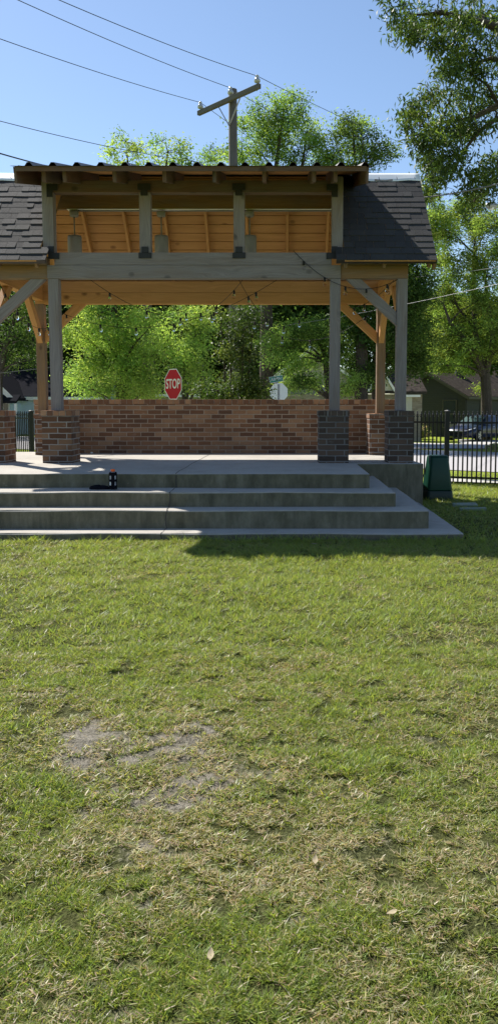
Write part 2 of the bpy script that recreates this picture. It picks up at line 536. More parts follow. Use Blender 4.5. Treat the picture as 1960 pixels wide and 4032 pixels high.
def strip(name, mat, quad, nu, nv, lift):
    """sheet over a four-cornered area, following the ground"""
    a, b, c, d = [V((*q, 0)) for q in quad]
    m = MB()
    P = lambda i, j: (a.lerp(b, i / nu)).lerp(d.lerp(c, i / nu), j / nv)
    for j in range(nv):
        for i in range(nu):
            pts = [P(i, j), P(i + 1, j), P(i + 1, j + 1), P(i, j + 1)]
            m.face([(p.x, p.y, ground_z(p.x, p.y) + lift) for p in pts], None, True)
    return tag(m.build(name, mat), kind='structure')


du, nn = V((-.82, .57)), V((.57, .82))
SP = lambda s, n: tuple(nn * n / (nn.length ** 2) + du * s)
strip('road', M['asphalt_grey'], [SP(-60, 16.2), SP(80, 16.2), SP(80, 23.5), SP(-60, 23.5)], 70, 4, .015)
strip('side_road', M['asphalt_grey'], [(2.9, 26), (60, 26), (60, 32), (-5.7, 32)], 40, 4, .028)
fb = V((.93, -.37)).normalized(); fnorm = V((.37, .93)).normalized()
f0 = V((3.02, 14.1))
FQ = lambda t, o: tuple(f0 + fb * t + fnorm * o)
strip('mow_strip', M['pavement'], [FQ(-.3, .02), FQ(9, .02), FQ(9, .62), FQ(-.3, .62)], 10, 2, .05)
strip('driveway', M['pavement'], [(7.5, 32), (16, 32), (19, 46), (10.5, 46)], 4, 8, .034)

# ------------------------------------------------------------------ concrete stage with steps
stage = thing('concrete_stage', 'low concrete stage with broad front steps under the timber pavilion', 'stage', (-1.2, 11, 0))


def rough_edges(o, amp, cuts):
    me = o.data
    bm = bmesh.new(); bm.from_mesh(me)
    le = [e for e in bm.edges if e.calc_length() > 1.0]
    bmesh.ops.subdivide_edges(bm, edges=le, cuts=cuts)
    r = random.Random(len(me.vertices) + cuts)
    for v in bm.verts:
        k = math.sin(v.co.x * 2.3 + v.co.z * 9) * .5 + math.sin(v.co.x * 7.1 + 1.3) * .3 + r.uniform(-.5, .5)
        v.co.y += amp * k
        v.co.z += amp * .6 * (math.sin(v.co.x * 3.1 + v.co.y) + r.uniform(-.6, .6)) if v.co.z > -5 else 0
    bm.to_mesh(me); bm.free()


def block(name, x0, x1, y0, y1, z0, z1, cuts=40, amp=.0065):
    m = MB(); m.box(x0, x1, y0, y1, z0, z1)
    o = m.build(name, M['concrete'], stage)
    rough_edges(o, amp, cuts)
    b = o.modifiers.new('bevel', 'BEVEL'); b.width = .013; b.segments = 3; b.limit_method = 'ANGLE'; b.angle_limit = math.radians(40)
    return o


XL = -6.6
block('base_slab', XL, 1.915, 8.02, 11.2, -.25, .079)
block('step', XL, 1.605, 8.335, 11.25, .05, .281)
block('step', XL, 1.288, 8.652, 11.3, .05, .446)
m = MB()
zf, zm, zb = .613, .619, .574
pl = [(XL, 9.12, zf), (1.042, 9.12, zf), (1.042, 10.70, zm), (1.97, 10.70, zm), (1.97, 14.4, zb), (XL, 14.4, zb)]
m.face([pl[0], pl[1], pl[2], (XL, 10.70, zm)])
m.face([(XL, 10.70, zm), pl[2], pl[3], pl[4], pl[5]])
ring = pl[:5] + [pl[5], (XL, 10.70, zm)]
for i in range(len(ring)):
    a, b = ring[i], ring[(i + 1) % len(ring)]
    m.face([(a[0], a[1], -.25), (b[0], b[1], -.25), b, a])
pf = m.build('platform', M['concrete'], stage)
rough_edges(pf, .003, 24)
b = pf.modifiers.new('bevel', 'BEVEL'); b.width = .013; b.segments = 3; b.limit_method = 'ANGLE'; b.angle_limit = math.radians(40)
# the joint that runs down the middle, wandering a little
m = MB()
path = [(13.88, .5835), (13, .594), (12, .607), (11, .619), (10.7, .6225), (10, .620), (9.5, .618), (9.135, .6165), (9.113, .60), (9.112, .52), (9.113, .452), (9.09, .4495), (8.9, .4495), (8.665, .4495), (8.645, .44), (8.643, .36), (8.644, .286), (8.6, .2845), (8.45, .2845), (8.35, .2845), (8.327, .27), (8.326, .18), (8.327, .086), (8.28, .083), (8.15, .083), (8.035, .083), (8.011, .07), (8.011, .0)]
r = random.Random(5)
L = [(-1.262 + r.uniform(-.012, .012), *p) for p in path]
for i in range(len(L) - 1):
    w0, w1 = .003 + .003 * abs(math.sin(i * 1.7)), .003 + .003 * abs(math.sin((i + 1) * 1.7))
    a, b = L[i], L[i + 1]
    m.face([(a[0] - w0, a[1], a[2]), (a[0] + w0, a[1], a[2]), (b[0] + w1, b[1], b[2]), (b[0] - w1, b[1], b[2])])
m.build('joint', M['crack_dark'], stage)

# ------------------------------------------------------------------ brick wall at the back
wall = thing('brick_wall', 'long low red-brown brick wall closing the back of the stage', 'wall', (-1.16, 14.0, .57))
m = MB(); m.box(-4.454, 2.13, 13.9, 14.10, .54, 1.465); m.build('wall', M['wall_brick'], wall, bevel=.004)


def rowlocks(x0, x1, y0, y1, z0, z1, pitch, r):
    """a course of bricks laid on edge; slightly uneven"""
    m = MB()
    n = max(1, round((x1 - x0) / pitch)); p = (x1 - x0) / n
    for i in range(n):
        a = x0 + i * p + .004; b = x0 + (i + 1) * p - .004
        dz = r.uniform(-.003, .003); dy = r.uniform(-.003, .003)
        off = r.uniform(0, 40)
        k = len(m.uv)
        m.box(a, b, y0 + dy, y1 + dy, z0, z1 + dz)
        for q in range(k, len(m.uv)):
            m.uv[q] = [(i * .085 + .012 + .06 * ((u - a) / max(.02, b - a)) if abs(u) < 30 else u, v) for u, v in m.uv[q]]
    m.box(x0 + .006, x1 - .006, y0 + .008, y1 - .008, z0 + .001, z1 - .008, mi=1)
    return m


plain('mortar', (.30, .26, .22), .95, .1, 0, .25, 40)
rr = random.Random(3)
rowlocks(-4.46, 2.136, 13.89, 14.112, 1.466, 1.547, .1055, rr).build('coping', [M['cap_brick'], M['mortar']], wall, bevel=.004)

# ------------------------------------------------------------------ pavilion
pav = thing('timber_pavilion', 'open timber pavilion with dark shingle roof and raised centre bay', 'pavilion', (-1.22, 12.3, .6))
FY, BY, W = 11.14, 13.42, .146
PXS = [-4.14, -3.23, .757, 1.705]


def pier(x0, x1, y0, y1, z0, z1, label=None, mat='pier_brick'):
    m = MB(); m.box(x0, x1, y0, y1, z0 - .03, z1 - .082)
    k = random.randint(0, 3) * .127
    m.uv = [[(u + k, v + .003) for u, v in q] for q in m.uv]
    p = m.build('brick_pier', M[mat], pav, bevel=.004)
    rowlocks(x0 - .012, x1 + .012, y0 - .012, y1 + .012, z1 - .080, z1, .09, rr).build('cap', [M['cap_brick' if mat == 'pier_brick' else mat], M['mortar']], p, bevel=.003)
    if label: p['label'] = label
    return p


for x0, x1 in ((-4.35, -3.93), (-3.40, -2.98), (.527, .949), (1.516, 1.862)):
    pier(x0, x1, 10.93, 11.38, .617, 1.358, 'darker toned brick pier' if x0 > 0 else None, 'dark_pier_brick' if x0 > 0 else 'pier_brick')  # right front piers take a darker brick colour than the left ones
for x0, x1 in ((-4.23, -3.86), (1.50, 1.92)):
    pier(x0, x1, 13.2, 13.64, .58, 1.30)

for i, x in enumerate(PXS):
    m = MB(); m.beam((x, FY, 1.358), (x, FY, 3.219), W, W, (0, 1, 0)); m.build('post', M['weathered_wood'], pav, bevel=.005)
for x in (-4.14, 1.705):
    m = MB(); m.beam((x, BY, 1.30), (x, BY, 3.169), W, W, (0, 1, 0)); m.build('post', M['half_weathered_wood'], pav, bevel=.005)


def timber(name, p0, p1, w, h, mat='fresh_wood', parent=None, up=(0, 0, 1), bevel=.004, cut0=None, cut1=None):
    m = MB(); m.beam(p0, p1, w, h, up, 0, cut0, cut1)
    return m.build(name, M[mat], parent or pav, bevel=bevel)


bxc = lambda z0, z1: ((z0 + z1) / 2, z1 - z0)
# front: doubled beam across the centre, single-depth pairs over the two side bays
zc, h = bxc(3.22, 3.4035); timber('beam', (-3.305, FY - .012, zc), (.832, FY - .012, zc), .15, h, 'weathered_wood')
zc, h = bxc(3.4065, 3.577); timber('beam', (-3.20, FY - .012, zc), (.70, FY - .012, zc), .15, h, 'weathered_wood')
for a, b in ((-4.215, -3.308), (.835, 1.782)):
    zc, h = bxc(3.22, 3.4035); timber('beam', (a, FY, zc), (b, FY, zc), .14, h, 'half_weathered_wood')
    zc, h = bxc(3.4065, 3.53); timber('beam', (a, FY, zc), (b, FY, zc), .14, h, 'half_weathered_wood')
# back and sides
for z0, z1 in ((3.17, 3.3585), (3.3615, 3.55)):
    zc, h = bxc(z0, z1); timber('beam', (-4.215, BY, zc), (1.782, BY, zc), .14, h)
for x in (-4.14, 1.705):
    for z0, z1 in ((3.22, 3.40), (3.403, 3.53)):
        zc, h = bxc(z0, z1); timber('beam', (x, FY + .073, zc), (x, BY - .073, zc), .14, h)
# knee braces
def brace(c, d, zt, zb, leg, mat):
    """from the post at c (x, y) out along d (unit, level) and up to the beam"""
    c = V((*c, 0)); d = V((*d, 0))
    p0 = c + d * .073 + V((0, 0, zb + .10)); p1 = c + d * (.073 + leg - .10) + V((0, 0, zt))
    ax = (p1 - p0).normalized()
    timber('brace', p0 - ax * .02, p1 + ax * .02, .09, .14, mat, up=V((0, 0, 1)) if abs(ax.z) < .99 else V((0, 1, 0)), cut0=(d, c + d * .0735), cut1=((0, 0, 1), (0, 0, zt - .0005)))


brace((1.705, FY), (-1, 0), 3.22, 2.56, .72, 'weathered_wood')
brace((-4.14, FY), (1, 0), 3.22, 2.56, .72, 'weathered_wood')
brace((1.705, BY), (-1, 0), 3.17, 2.50, .72, 'fresh_wood')
brace((-4.14, BY), (1, 0), 3.17, 2.50, .72, 'fresh_wood')
for x in (-4.14, 1.705):
    brace((x, FY), (0, 1), 3.22, 2.50, .72, 'fresh_wood')
    brace((x, BY), (0, -1), 3.22, 2.50, .72, 'fresh_wood')
# raised centre bay
UX = [-3.28, -1.92, -.60, .78]
HB, HT = 4.405, 4.57
for i, x in enumerate(UX):
    top = HB if 0 < i < 3 else 4.62
    u = timber('upright', (x, FY - .004, 3.579), (x, FY - .004, top), .155, .15, 'weathered_wood', up=(0, 1, 0))
    yp = FY - .105
    def plate(polys):
        m = MB()
        for pts in polys:
            m.prism([(a, yp, b) for a, b in pts], (0, .012, 0))
            for a, b in pts:
                ca, cb = sum(q[0] for q in pts) / len(pts), sum(q[1] for q in pts) / len(pts)
                m.tube([(a + (ca - a) * .22, yp - .006, b + (cb - b) * .22), (a + (ca - a) * .22, yp + .002, b + (cb - b) * .22)], .008, 6)
        return m.build('bracket_plate', M['black_steel'], u, bevel=.003)
    if 0 < i < 3:
        plate([[(x - .09, HB + .025), (x + .09, HB + .025), (x + .09, HB + .115), (x - .09, HB + .115)], [(x - .048, HB - .05), (x + .048, HB - .05), (x + .048, HB + .0245), (x - .048, HB + .0245)]])
        plate([[(x - .09, 3.495), (x + .09, 3.495), (x + .09, 3.571), (x - .09, 3.571)], [(x - .048, 3.5715), (x + .048, 3.5715), (x + .048, 3.655), (x - .048, 3.655)]])
    else:
        s = 1 if i == 0 else -1
        xo, xi = x + s * .0, x + s * .155
        a, b = sorted((xo, xi)); c, d = sorted((xo, x + s * .085))
        plate([[(a, HB + .02), (b, HB + .02), (b, HB + .105), (a, HB + .105)], [(c, HB - .07), (d, HB - .07), (d, HB + .0195), (c, HB + .0195)]])
        plate([[(a, 3.485), (b, 3.485), (b, 3.571), (a, 3.571)], [(c, 3.5715), (d, 3.5715), (d, 3.66), (c, 3.66)]])
zc, h = bxc(HB, HT)
timber('header', (-3.2, FY, zc), (.70, FY, zc), .14, h, 'dark_wood')
# ridge beam and the conduit under it
timber('ridge_beam', (-4.50, 12.3, 4.66), (2.06, 12.3, 4.66), .10, .37, 'half_weathered_wood')
m = MB(); m.tube([(-3.3, 12.285, 4.455), (.8, 12.285, 4.455)], .013, 8); m.build('conduit', M['grey_enamel'], pav)
m = MB(); m.box(-3.33, .83, 12.235, 12.365, 4.467, 4.4745); m.build('trim_strip', M['white_trim'], pav)

RZ, RY, EZ, EF, EB = 5.0, 12.3, 3.413, 10.75, 13.64


class Slope:
    """one roof plane between the eave line and the ridge"""
    def __init__(s, ye, ze, yr, zr):
        s.e = V((0, ye, ze)); d = V((0, yr - ye, zr - ze)); s.L = d.length; s.t = d / s.L
        n = V((0, -s.t.z, s.t.y)) if s.t.y > 0 else V((0, s.t.z, -s.t.y))
        s.n = n if n.z > 0 else -n
    def p(s, x, q, h): return s.e + s.t * q + s.n * h + V((x, 0, 0))


def shingles(sl, spans, parent, ex=.1455):
    """lapped courses of random-width tabs; spans(course) -> list of (x0, x1)"""
    m = MB(); r = random.Random(21)
    n = int(sl.L / ex) + 1
    for k in range(n):
        q0 = k * ex; q1 = min(sl.L - .002, q0 + ex * 1.12)
        if q1 - q0 < .03: continue
        for x0, x1 in spans(k):
            x = x0
            while x < x1 - .005:
                w = r.choice((.10, .14, .17, .21, .25, .3)) * r.uniform(.9, 1.1)
                xe = min(x + w, x1)
                if x1 - xe < .05: xe = x1
                thick = r.random() < .62
                hb = (.011 if thick else .0035) + r.uniform(-.0008, .0008)
                v = r.uniform(.018, .036) * (1.12 if thick else .78)
                col = (v * r.uniform(.96, 1.02), v * 1.01, v * r.uniform(.98, 1.03))
                a, b = x + .0015, xe - .0015
                qd = r.uniform(-.003, .003)
                sk = r.uniform(-.004, .004)
                A, B = sl.p(a, q0 + qd, hb), sl.p(b, q0 + qd + sk, hb)
                Cc, D = sl.p(b, q1, .001), sl.p(a, q1, .001)
                A0, B0 = sl.p(a, q0 + qd, .0005), sl.p(b, q0 + qd + sk, .0005)
                for f in ((A, B, Cc, D), (A0, B0, B, A), (A0, A, D), (B0, Cc, B)):
                    m.face(f, None, False, 0, col)
                x = xe
    return m.build('shingle_covering', M['shingle'], parent, weld=False)


def boards(sl, q0, q1, x0, x1, parent, name='roof_deck', pitch=.158):
    m = MB(); q = q0
    while q < q1 - .02:
        w = min(pitch, q1 - q) - .009
        a, b = sl.p(x0, q + w / 2, -.012), sl.p(x1, q + w / 2, -.012)
        m.beam(a, b, w, .02, sl.n)
        q += pitch
    return m.build(name, M['fresh_wood'], parent, bevel=.003, seg=1)


def rafter(sl, x, q0, q1, parent, w=.042, hh=.14, mat='fresh_wood'):
    m = MB(); m.beam(sl.p(x, q0, -.0235 - hh / 2), sl.p(x, q1, -.0235 - hh / 2), w, hh, sl.n)
    return m.build('rafter', M[mat], parent, bevel=.003, seg=1)


front = Slope(EF, EZ, RY, RZ); back = Slope(EB, 3.60, RY, RZ)
XA, XB = -4.55, 2.11
for x0, x1, xin, rafters in ((XA, -3.362, -3.235, (-4.48, -3.92, -3.40)), (.862, XB, .745, (.885, 1.42, 2.04))):
    rs = boards(front, 0, front.L - .01, x0, x1, pav, 'roof_slope')
    lo, hi = (x0, x1)
    if x0 == XA: sp = lambda k, x0=x0, x1=x1, xin=xin: [(x0 - .02, xin if k < 2 else x1)]
    else: sp = lambda k, x0=x0, x1=x1, xin=xin: [(xin if k < 2 else x0, x1 + .02)]
    shingles(front, sp, rs)
    for x in rafters: rafter(front, x, .05, front.L - .12, rs, mat='half_weathered_wood')
    # drip edge and eave board
    a, b = (x0 - .02, xin) if x0 == XA else (xin, x1 + .02)
    m = MB(); m.beam(front.p(a, .016, -.03), front.p(b, .016, -.03), .022, .058, front.n); m.build('eave_board', M['roof_metal'], rs, bevel=.003)
rs = boards(back, 0, back.L - .01, XA, XB, pav, 'roof_slope')
shingles(back, lambda k: [(XA - .02, XB + .02)], rs)
for k in range(11): rafter(back, XA + .06 + k * .654, .02, back.L - .12, rs)
m = MB(); m.beam(back.p(XA, .006, -.05), back.p(XB, .006, -.05), .02, .09, back.n); m.build('eave_board', M['half_weathered_wood'], rs, bevel=.003)
# fly rafters at the two gable ends
for x in (XA + .0, XB - .0):
    for sl in (front, back):
        rafter(sl, x, .02, sl.L - .05, pav, .04, .15, 'half_weathered_wood')['label'] = 'fly rafter at the gable end'

# ridge flashing, bright metal folded over the ridge, on both sides of the centre bay
for x0, x1 in ((XA - .02, -3.48), (1.105, XB + .02)):
    m = MB(); N = 12
    for i in range(N):
        xa, xb = x0 + (x1 - x0) * i / N, x0 + (x1 - x0) * (i + 1) / N
        wv = lambda x: .006 * math.sin(x * 7) + .004 * math.sin(x * 17)
        prof = lambda x: [(x, 12.165, 4.876 + wv(x)), (x, 12.21, 4.925 + wv(x)), (x, 12.265, 4.99), (x, 12.30, 5.028), (x, 12.36, 4.99), (x, 12.45, 4.88)]
        A, B = prof(xa), prof(xb)
        for k in range(5): m.face([A[k], B[k], B[k + 1], A[k + 1]], None, True)
    rc = m.build('ridge_cap', M['galvanised'], pav)
    so = rc.modifiers.new('thick', 'SOLIDIFY'); so.thickness = .003
    for i in range(4):
        x = x0 + .12 + (x1 - x0 - .2) * i / 3
        m = MB(); m.tube([(x, 12.197, 4.90), (x - .012, 12.178, 4.94)], .004, 5)
        m.build('nail', M['black_steel'], rc)

# low-pitched metal roof of the centre bay
dorm = Slope(10.20, 4.495, 12.32, 5.035)
DX0, DX1 = -3.42, 1.085
mr = boards(dorm, 0, dorm.L, DX0, DX1, pav, 'raised_roof')
for x in (-3.10, -2.83, -2.18, -1.53, -.88, -.23, .42, .70):
    rafter(dorm, x, .10, dorm.L - .14, mr, .05, .165, 'dark_wood')
for x in (DX0 - .018, DX1 + .018):
    m = MB(); m.beam(dorm.p(x, .0, -.105), dorm.p(x, dorm.L - .1, -.105), .034, .20, dorm.n); m.build('barge_board', M['dark_wood'], mr, bevel=.004)
m = MB(); m.beam(dorm.p(DX0, -.017, -.028), dorm.p(DX1, -.017, -.028), .03, .062, dorm.n); m.build('fascia', M['dark_wood'], mr, bevel=.003)
m = MB(); prof = []
x = DX0 - .05
while x < DX1 + .04:
    prof += [(x, .004), (x + .10, .004), (x + .103, .010), (x + .107, .004), (x + .184, .004), (x + .217, .046), (x + .255, .046), (x + .289, .004)]
    x += .307
prof = [p for p in prof if p[0] < DX1 + .07] + [(DX1 + .07, .004)]
for i in range(len(prof) - 1):
    (xa, ha), (xb, hb) = prof[i], prof[i + 1]
    m.face([dorm.p(xa, -.06, ha), dorm.p(xb, -.06, hb), dorm.p(xb, dorm.L, hb), dorm.p(xa, dorm.L, ha)])
o = m.build('ribbed_sheet', M['roof_metal'], mr, flip_check=True)
so = o.modifiers.new('thick', 'SOLIDIFY'); so.thickness = .004; so.offset = 0
m = MB()
for i in range(8):
    xa, xb = DX0 + (DX1 - DX0) * i / 8, DX0 + (DX1 - DX0) * (i + 1) / 8
    pr = lambda x: [(x, 12.16, 5.045), (x, 12.30, 5.088), (x, 12.36, 5.075), (x, 12.52, 4.82)]
    A, B = pr(xa), pr(xb)
    for k in range(3): m.face([A[k], B[k], B[k + 1], A[k + 1]])
m.build('ridge_cap', M['roof_metal'], pav)
# cheek panels that close the sides of the raised bay
for x in (-3.352, .834):
    pts = [(x, 11.22, 3.84), (x, 12.2, 4.86), (x, 11.22, 4.60)]
    m = MB(); m.prism(pts, (.018, 0, 0)); m.build('cheek_panel', M['fresh_wood'], pav)
# ------------------------------------------------------------------ pendant lamps under the ridge beam
PEND = [(-3.22, 'grey cylinder pendant lamp beside the post at the left end of the raised bay'),
        (-1.87, 'grey cylinder pendant lamp just right of the second bracketed upright'),
        (-.50, 'grey cylinder pendant lamp mostly hidden behind the third bracketed upright')]
pend0 = None
for x, lab in PEND:
    if pend0 is None:
        t = pend0 = thing('pendant_lamp', lab, 'lamp', (x, 12.25, 4.44), 0, 'pendant lamps under the ridge beam')
        m = MB(); m.lathe([(.0, -.085), (.055, -.085), (.068, -.07), (.07, -.02), (.07, .0), (0, .0)], (x, 12.25, 4.44), 18); m.build('canopy', M['grey_enamel'], t)
        m = MB(); m.tube([(x, 12.25, 4.36), (x, 12.25, 4.07)], .011, 8); m.build('rod', M['grey_enamel'], t)
        m = MB(); m.lathe([(.085, -.70), (.107, -.70), (.108, -.40), (.102, -.375), (.03, -.37), (0, -.37)], (x, 12.25, 4.44), 24); m.build('shade', M['grey_enamel'], t)
    else:
        t = copy_tree(pend0); t.location = (x, 12.25, 4.44); t['label'] = lab

# ------------------------------------------------------------------ string lights
def sag(a, b, drop, n=24):
    a, b = V(a), V(b)
    return [a.lerp(b, i / n) - V((0, 0, drop * 4 * (i / n) * (1 - i / n))) for i in range(n + 1)]


def string_light(a, b, drop, nb, label, r=random.Random(4)):
    t = thing('string_light', label, 'string light', a, 0, 'strings of clear bulbs under the pavilion')
    pts = sag(a, b, drop, 30)
    m = MB(); m.tube(pts, .0042, 5); m.build('cord', M['cord_black'], t)
    for k in range(nb):
        f = (k + .5) / nb * 30; i = int(f); p = pts[i].lerp(pts[min(30, i + 1)], f - i)
        sw = V((r.uniform(-.008, .008), r.uniform(-.008, .008), 0))
        m = MB(); m.lathe([(.0, -.058), (.015, -.056), (.017, -.02), (.010, .004), (0, .006)], p, 8)
        s = m.build('socket', M['cord_black'], t)
        m = MB(); c = p + sw - V((0, 0, .058))
        m.lathe([(0, -.066), (.014, -.060), (.022, -.047), (.025, -.032), (.022, -.016), (.013, -.002), (.013, .004)], c, 12)
        m.build('bulb', M['bulb_glass'], s)
    return t


string_light((-2.75, 11.23, 3.235), (-.95, 13.33, 3.05), .30, 4, 'string of clear bulbs dropping from the front beam behind the left upright')
string_light((-1.75, 13.33, 3.05), (-.55, 11.23, 3.24), .22, 4, 'string of clear bulbs climbing towards the middle of the front beam')
string_light((-.62, 11.23, 3.24), (.42, 13.33, 3.02), .42, 4, 'string of clear bulbs with the steeper drop of the crossing pair')
string_light((-.05, 11.23, 3.24), (-3.95, 13.33, 3.1), .50, 6, 'longest, lowest sagging string of clear bulbs crossing the pavilion')
string_light((.16, 11.03, 3.60), (1.63, 11.025, 3.20), .30, 5, 'string of clear bulbs draped across the front of the grey centre beam')
string_light((1.15, 13.33, 3.1), (1.62, 11.25, 3.24), .10, 4, 'short string of clear bulbs inside the right bay of the pavilion')
string_light((-4.06, 11.25, 3.2), (-3.75, 13.33, 2.95), .40, 6, 'string of clear bulbs hanging low inside the left bay')
string_light((1.66, 13.33, 3.15), (-.70, 13.33, 3.05), .55, 5, 'string of clear bulbs hanging well below the back beam')

# ------------------------------------------------------------------ utility pole and its lines
pole_c = at(919, 900, 20.5); pole_top = at(919, 352, 20.5).z
up = thing('utility_pole', 'tall weathered wooden utility pole with one slanting crossarm and three insulators', 'utility pole', (pole_c.x, 20.5, 0))
m = MB(); m.tube([(pole_c.x, 20.5, -.1), (pole_c.x, 20.5, 4), (pole_c.x, 20.5, pole_top)], [.135, .122, .108], 16)
m.build('pole', M['pole_wood'], up, bevel=.01)
adir = V((.69, -.725, 0)).normalized(); aperp = V((.725, .69, 0))
armc = V((pole_c.x, 20.5, at(919, 402, 20.5).z)) - aperp * .17
m = MB(); m.beam(armc - adir * 1.22, armc + adir * 1.22, .09, .115); m.build('crossarm', M['pole_wood'], up, bevel=.006)
for sgn in (-1, 1):
    m = MB(); a = armc + adir * (sgn * .42) - V((0, 0, .05)) + aperp * .055; b_ = V((pole_c.x, 20.5, armc.z - .62)) - aperp * .125
    m.beam(a, b_, .035, .008, (0, 0, 1)); m.build('arm_brace', M['metal_grey'], up)
INS = []
for s, nm in ((-1.13, 0), (.14, 1), (1.13, 2)):
    p = armc + adir * s + V((0, 0, .058))
    if nm == 1: p = p - aperp * .02
    m = MB(); m.tube([p, p + V((0, 0, .07))], .012, 8); pin = m.build('insulator_pin', M['metal_grey'], up)
    m = MB(); m.lathe([(.0, .05), (.066, .05), (.08, .075), (.074, .115), (.045, .15), (.032, .175), (.046, .19), (.04, .215), (0, .222)], p, 16)
    m.build('insulator', M['porcelain'], pin)
    INS.append(p + V((0, 0, .20)))


def line(label, pts, r, mat='wire', name='power_line', cat='power line', drop=0, grp=None):
    if drop: pts = sag(pts[0], pts[1], drop, 30)
    m = MB(); m.tube(pts, r, 6)
    o = m.build(name, M[mat])
    return tag(o, label, cat, grp)


gl = 'overhead lines on the wooden pole'
for p, (u, v, y), (u2, v2, y2), lab in ((INS[0], (0, 126, 14.5), (1260, 700, 34), 'thin overhead line on the lower, farther end insulator of the crossarm'),
                                        (INS[1], (131, 0, 14.5), (1330, 560, 34), 'thin overhead line on the insulator beside the pole top'),
                                        (INS[2], (296, 0, 14.5), (1620, 560, 34), 'thin overhead line on the raised, nearer end insulator of the crossarm')):
    a = at(u, v, y); a = p + (a - p) * 1.6
    b_ = at(u2, v2, y2); b_ = p + (b_ - p) * 1.5
    pts = [a.lerp(p, i / 14) - V((0, 0, .5 * (i / 14) * (1 - i / 14))) for i in range(15)] + [p.lerp(b_, i / 14) - V((0, 0, .8 * (i / 14) * (1 - i / 14))) for i in range(1, 15)]
    line(lab, pts, .007, grp=gl)
line('overhead line crossing behind the two small treetops at the left', [at(-300, 395, 17), at(800, 640, 30)], .009, drop=.15, grp=gl)
line('thick dark cable slanting down behind the left end of the metal roof', [at(-250, 525, 16), at(420, 700, 26)], .017, drop=.1, grp=gl)
line('thick pale-lit cable rising from the right gable across the oak branches', [at(1500, 788, 13.4), at(2150, 668, 11.6)], .011, 'wire_pale', grp=gl, drop=.1)
line('pale service cable passing behind the right posts at mid height', [at(1090, 1286, 30), at(2100, 1085, 19)], .0075, 'wire_pale', grp=gl, drop=.1)
line('thin pale line crossing the right tree above the service cable', [at(1560, 1095, 32), at(2080, 1030, 21)], .007, 'wire_pale', grp=gl, drop=.08)
line('faint thin line across the trees behind the left posts', [at(-60, 1475, 30), at(640, 1372, 34)], .010, 'wire_pale', grp=gl, drop=.1)

# street lamp whose pole stands outside the frame
lp = at(1960, 812, 24); hd = at(1884, 806, 23.4)
sl_ = thing('street_lamp', 'grey street lamp head on an arm among the oak branches at the right edge', 'street lamp', (lp.x + 1.1, 24.6, -.1))
m = MB(); m.tube([(lp.x + 1.1, 24.6, -.3), (lp.x + 1.1, 24.6, lp.z + .5)], [.12, .09], 12); m.build('pole', M['pole_wood'], sl_)
m = MB(); m.tube([(lp.x + 1.1, 24.6, lp.z + .1), (lp.x + .3, 24.2, lp.z + .02), lp + V((-.12, 0, .0))], .035, 8); m.build('arm', M['metal_grey'], sl_)
dd = (hd - lp).normalized()
m = MB(); q = lp + dd * .0
sec = [(0, .05, .05), (.12, .085, .07), (.3, .11, .08), (.5, .10, .065), (.62, .03, .03)]
m.tube([q + dd * s for s, _, _ in sec], [w for _, w, _ in sec], 10); m.build('lamp_head', M['metal_grey'], sl_)
m = MB(); m.lathe([(0, -.10), (.06, -.09), (.085, -.04), (.09, 0)], q + dd * .36 - V((0, 0, .04)), 12); m.build('lens', M['lens'], sl_)

# ------------------------------------------------------------------ iron fence
def fence(name, label, runs, step, zbase, hgt, posts, loc, pw=.012, qw=.040):
    t = thing(name, label, 'fence', loc, 0, 'black iron fence panels')
    for (a, b) in runs:
        a, b = V((*a, 0)), V((*b, 0)); L = (b - a).length; d = (b - a) / L
        for z in (.10, hgt - .20):
            m = MB(); m.beam(a + V((0, 0, zbase + z)), b + V((0, 0, zbase + z)), .028, .034); m.build('rail', M['black_iron'], t)
        n = int(L / step); s0 = (L - (n - 1) * step) / 2
        for k in range(n):
            p = a + d * (s0 + k * step); z0, z1 = zbase + .02, zbase + hgt
            m = MB(); m.box(p.x - pw, p.x + pw, p.y - pw, p.y + pw, z0, z1 - .10)
            c = (p.x, p.y, 0)
            m.lathe([(.009, z1 - .10), (.026, z1 - .102), (.026, z1 - .082), (.012, z1 - .078), (.022, z1 - .055), (.008, z1 - .022), (.014, z1 - .012), (.008, z1 + .004), (0, z1 + .008)], c, 6, False)
            m.build('picket', M['black_iron'], t)
    for x, y in posts:
        m = MB(); m.box(x - qw, x + qw, y - qw, y + qw, zbase - .2, zbase + hgt)
        m.build('post', M['black_iron'], t, bevel=.004)
        m = MB(); z = zbase + hgt; m.lathe([(qw * 1.55, z), (qw * 1.55, z + .012), (qw, z + .024), (0, z + .034)], (x, y, 0), 4, False)
        m.build('post_cap', M['black_iron'], t)
    return t


fa = V((-.755, .655)).normalized()
FA = lambda s: tuple(f0 + fa * s)
GZ = .03
fence('iron_fence', 'black spear-topped iron fence behind the green pedestal at the right', [(FA(.05), FA(1.95)), (FQ(.06, 0), FQ(2.6, 0))], .083, GZ, 1.30, [tuple(f0), FQ(2.66, 0)], (f0.x, f0.y, 0))
fa2 = (at(128, 1700, 21.6)).x
fence('iron_fence', 'short stretch of black spear-topped iron fence between the left brick piers', [((fa2 - .05, 21.6), (fa2 - 2.1, 23.4))], .098, .0, 1.30, [(fa2, 21.57)], (fa2, 21.6, 0), .014, .053)

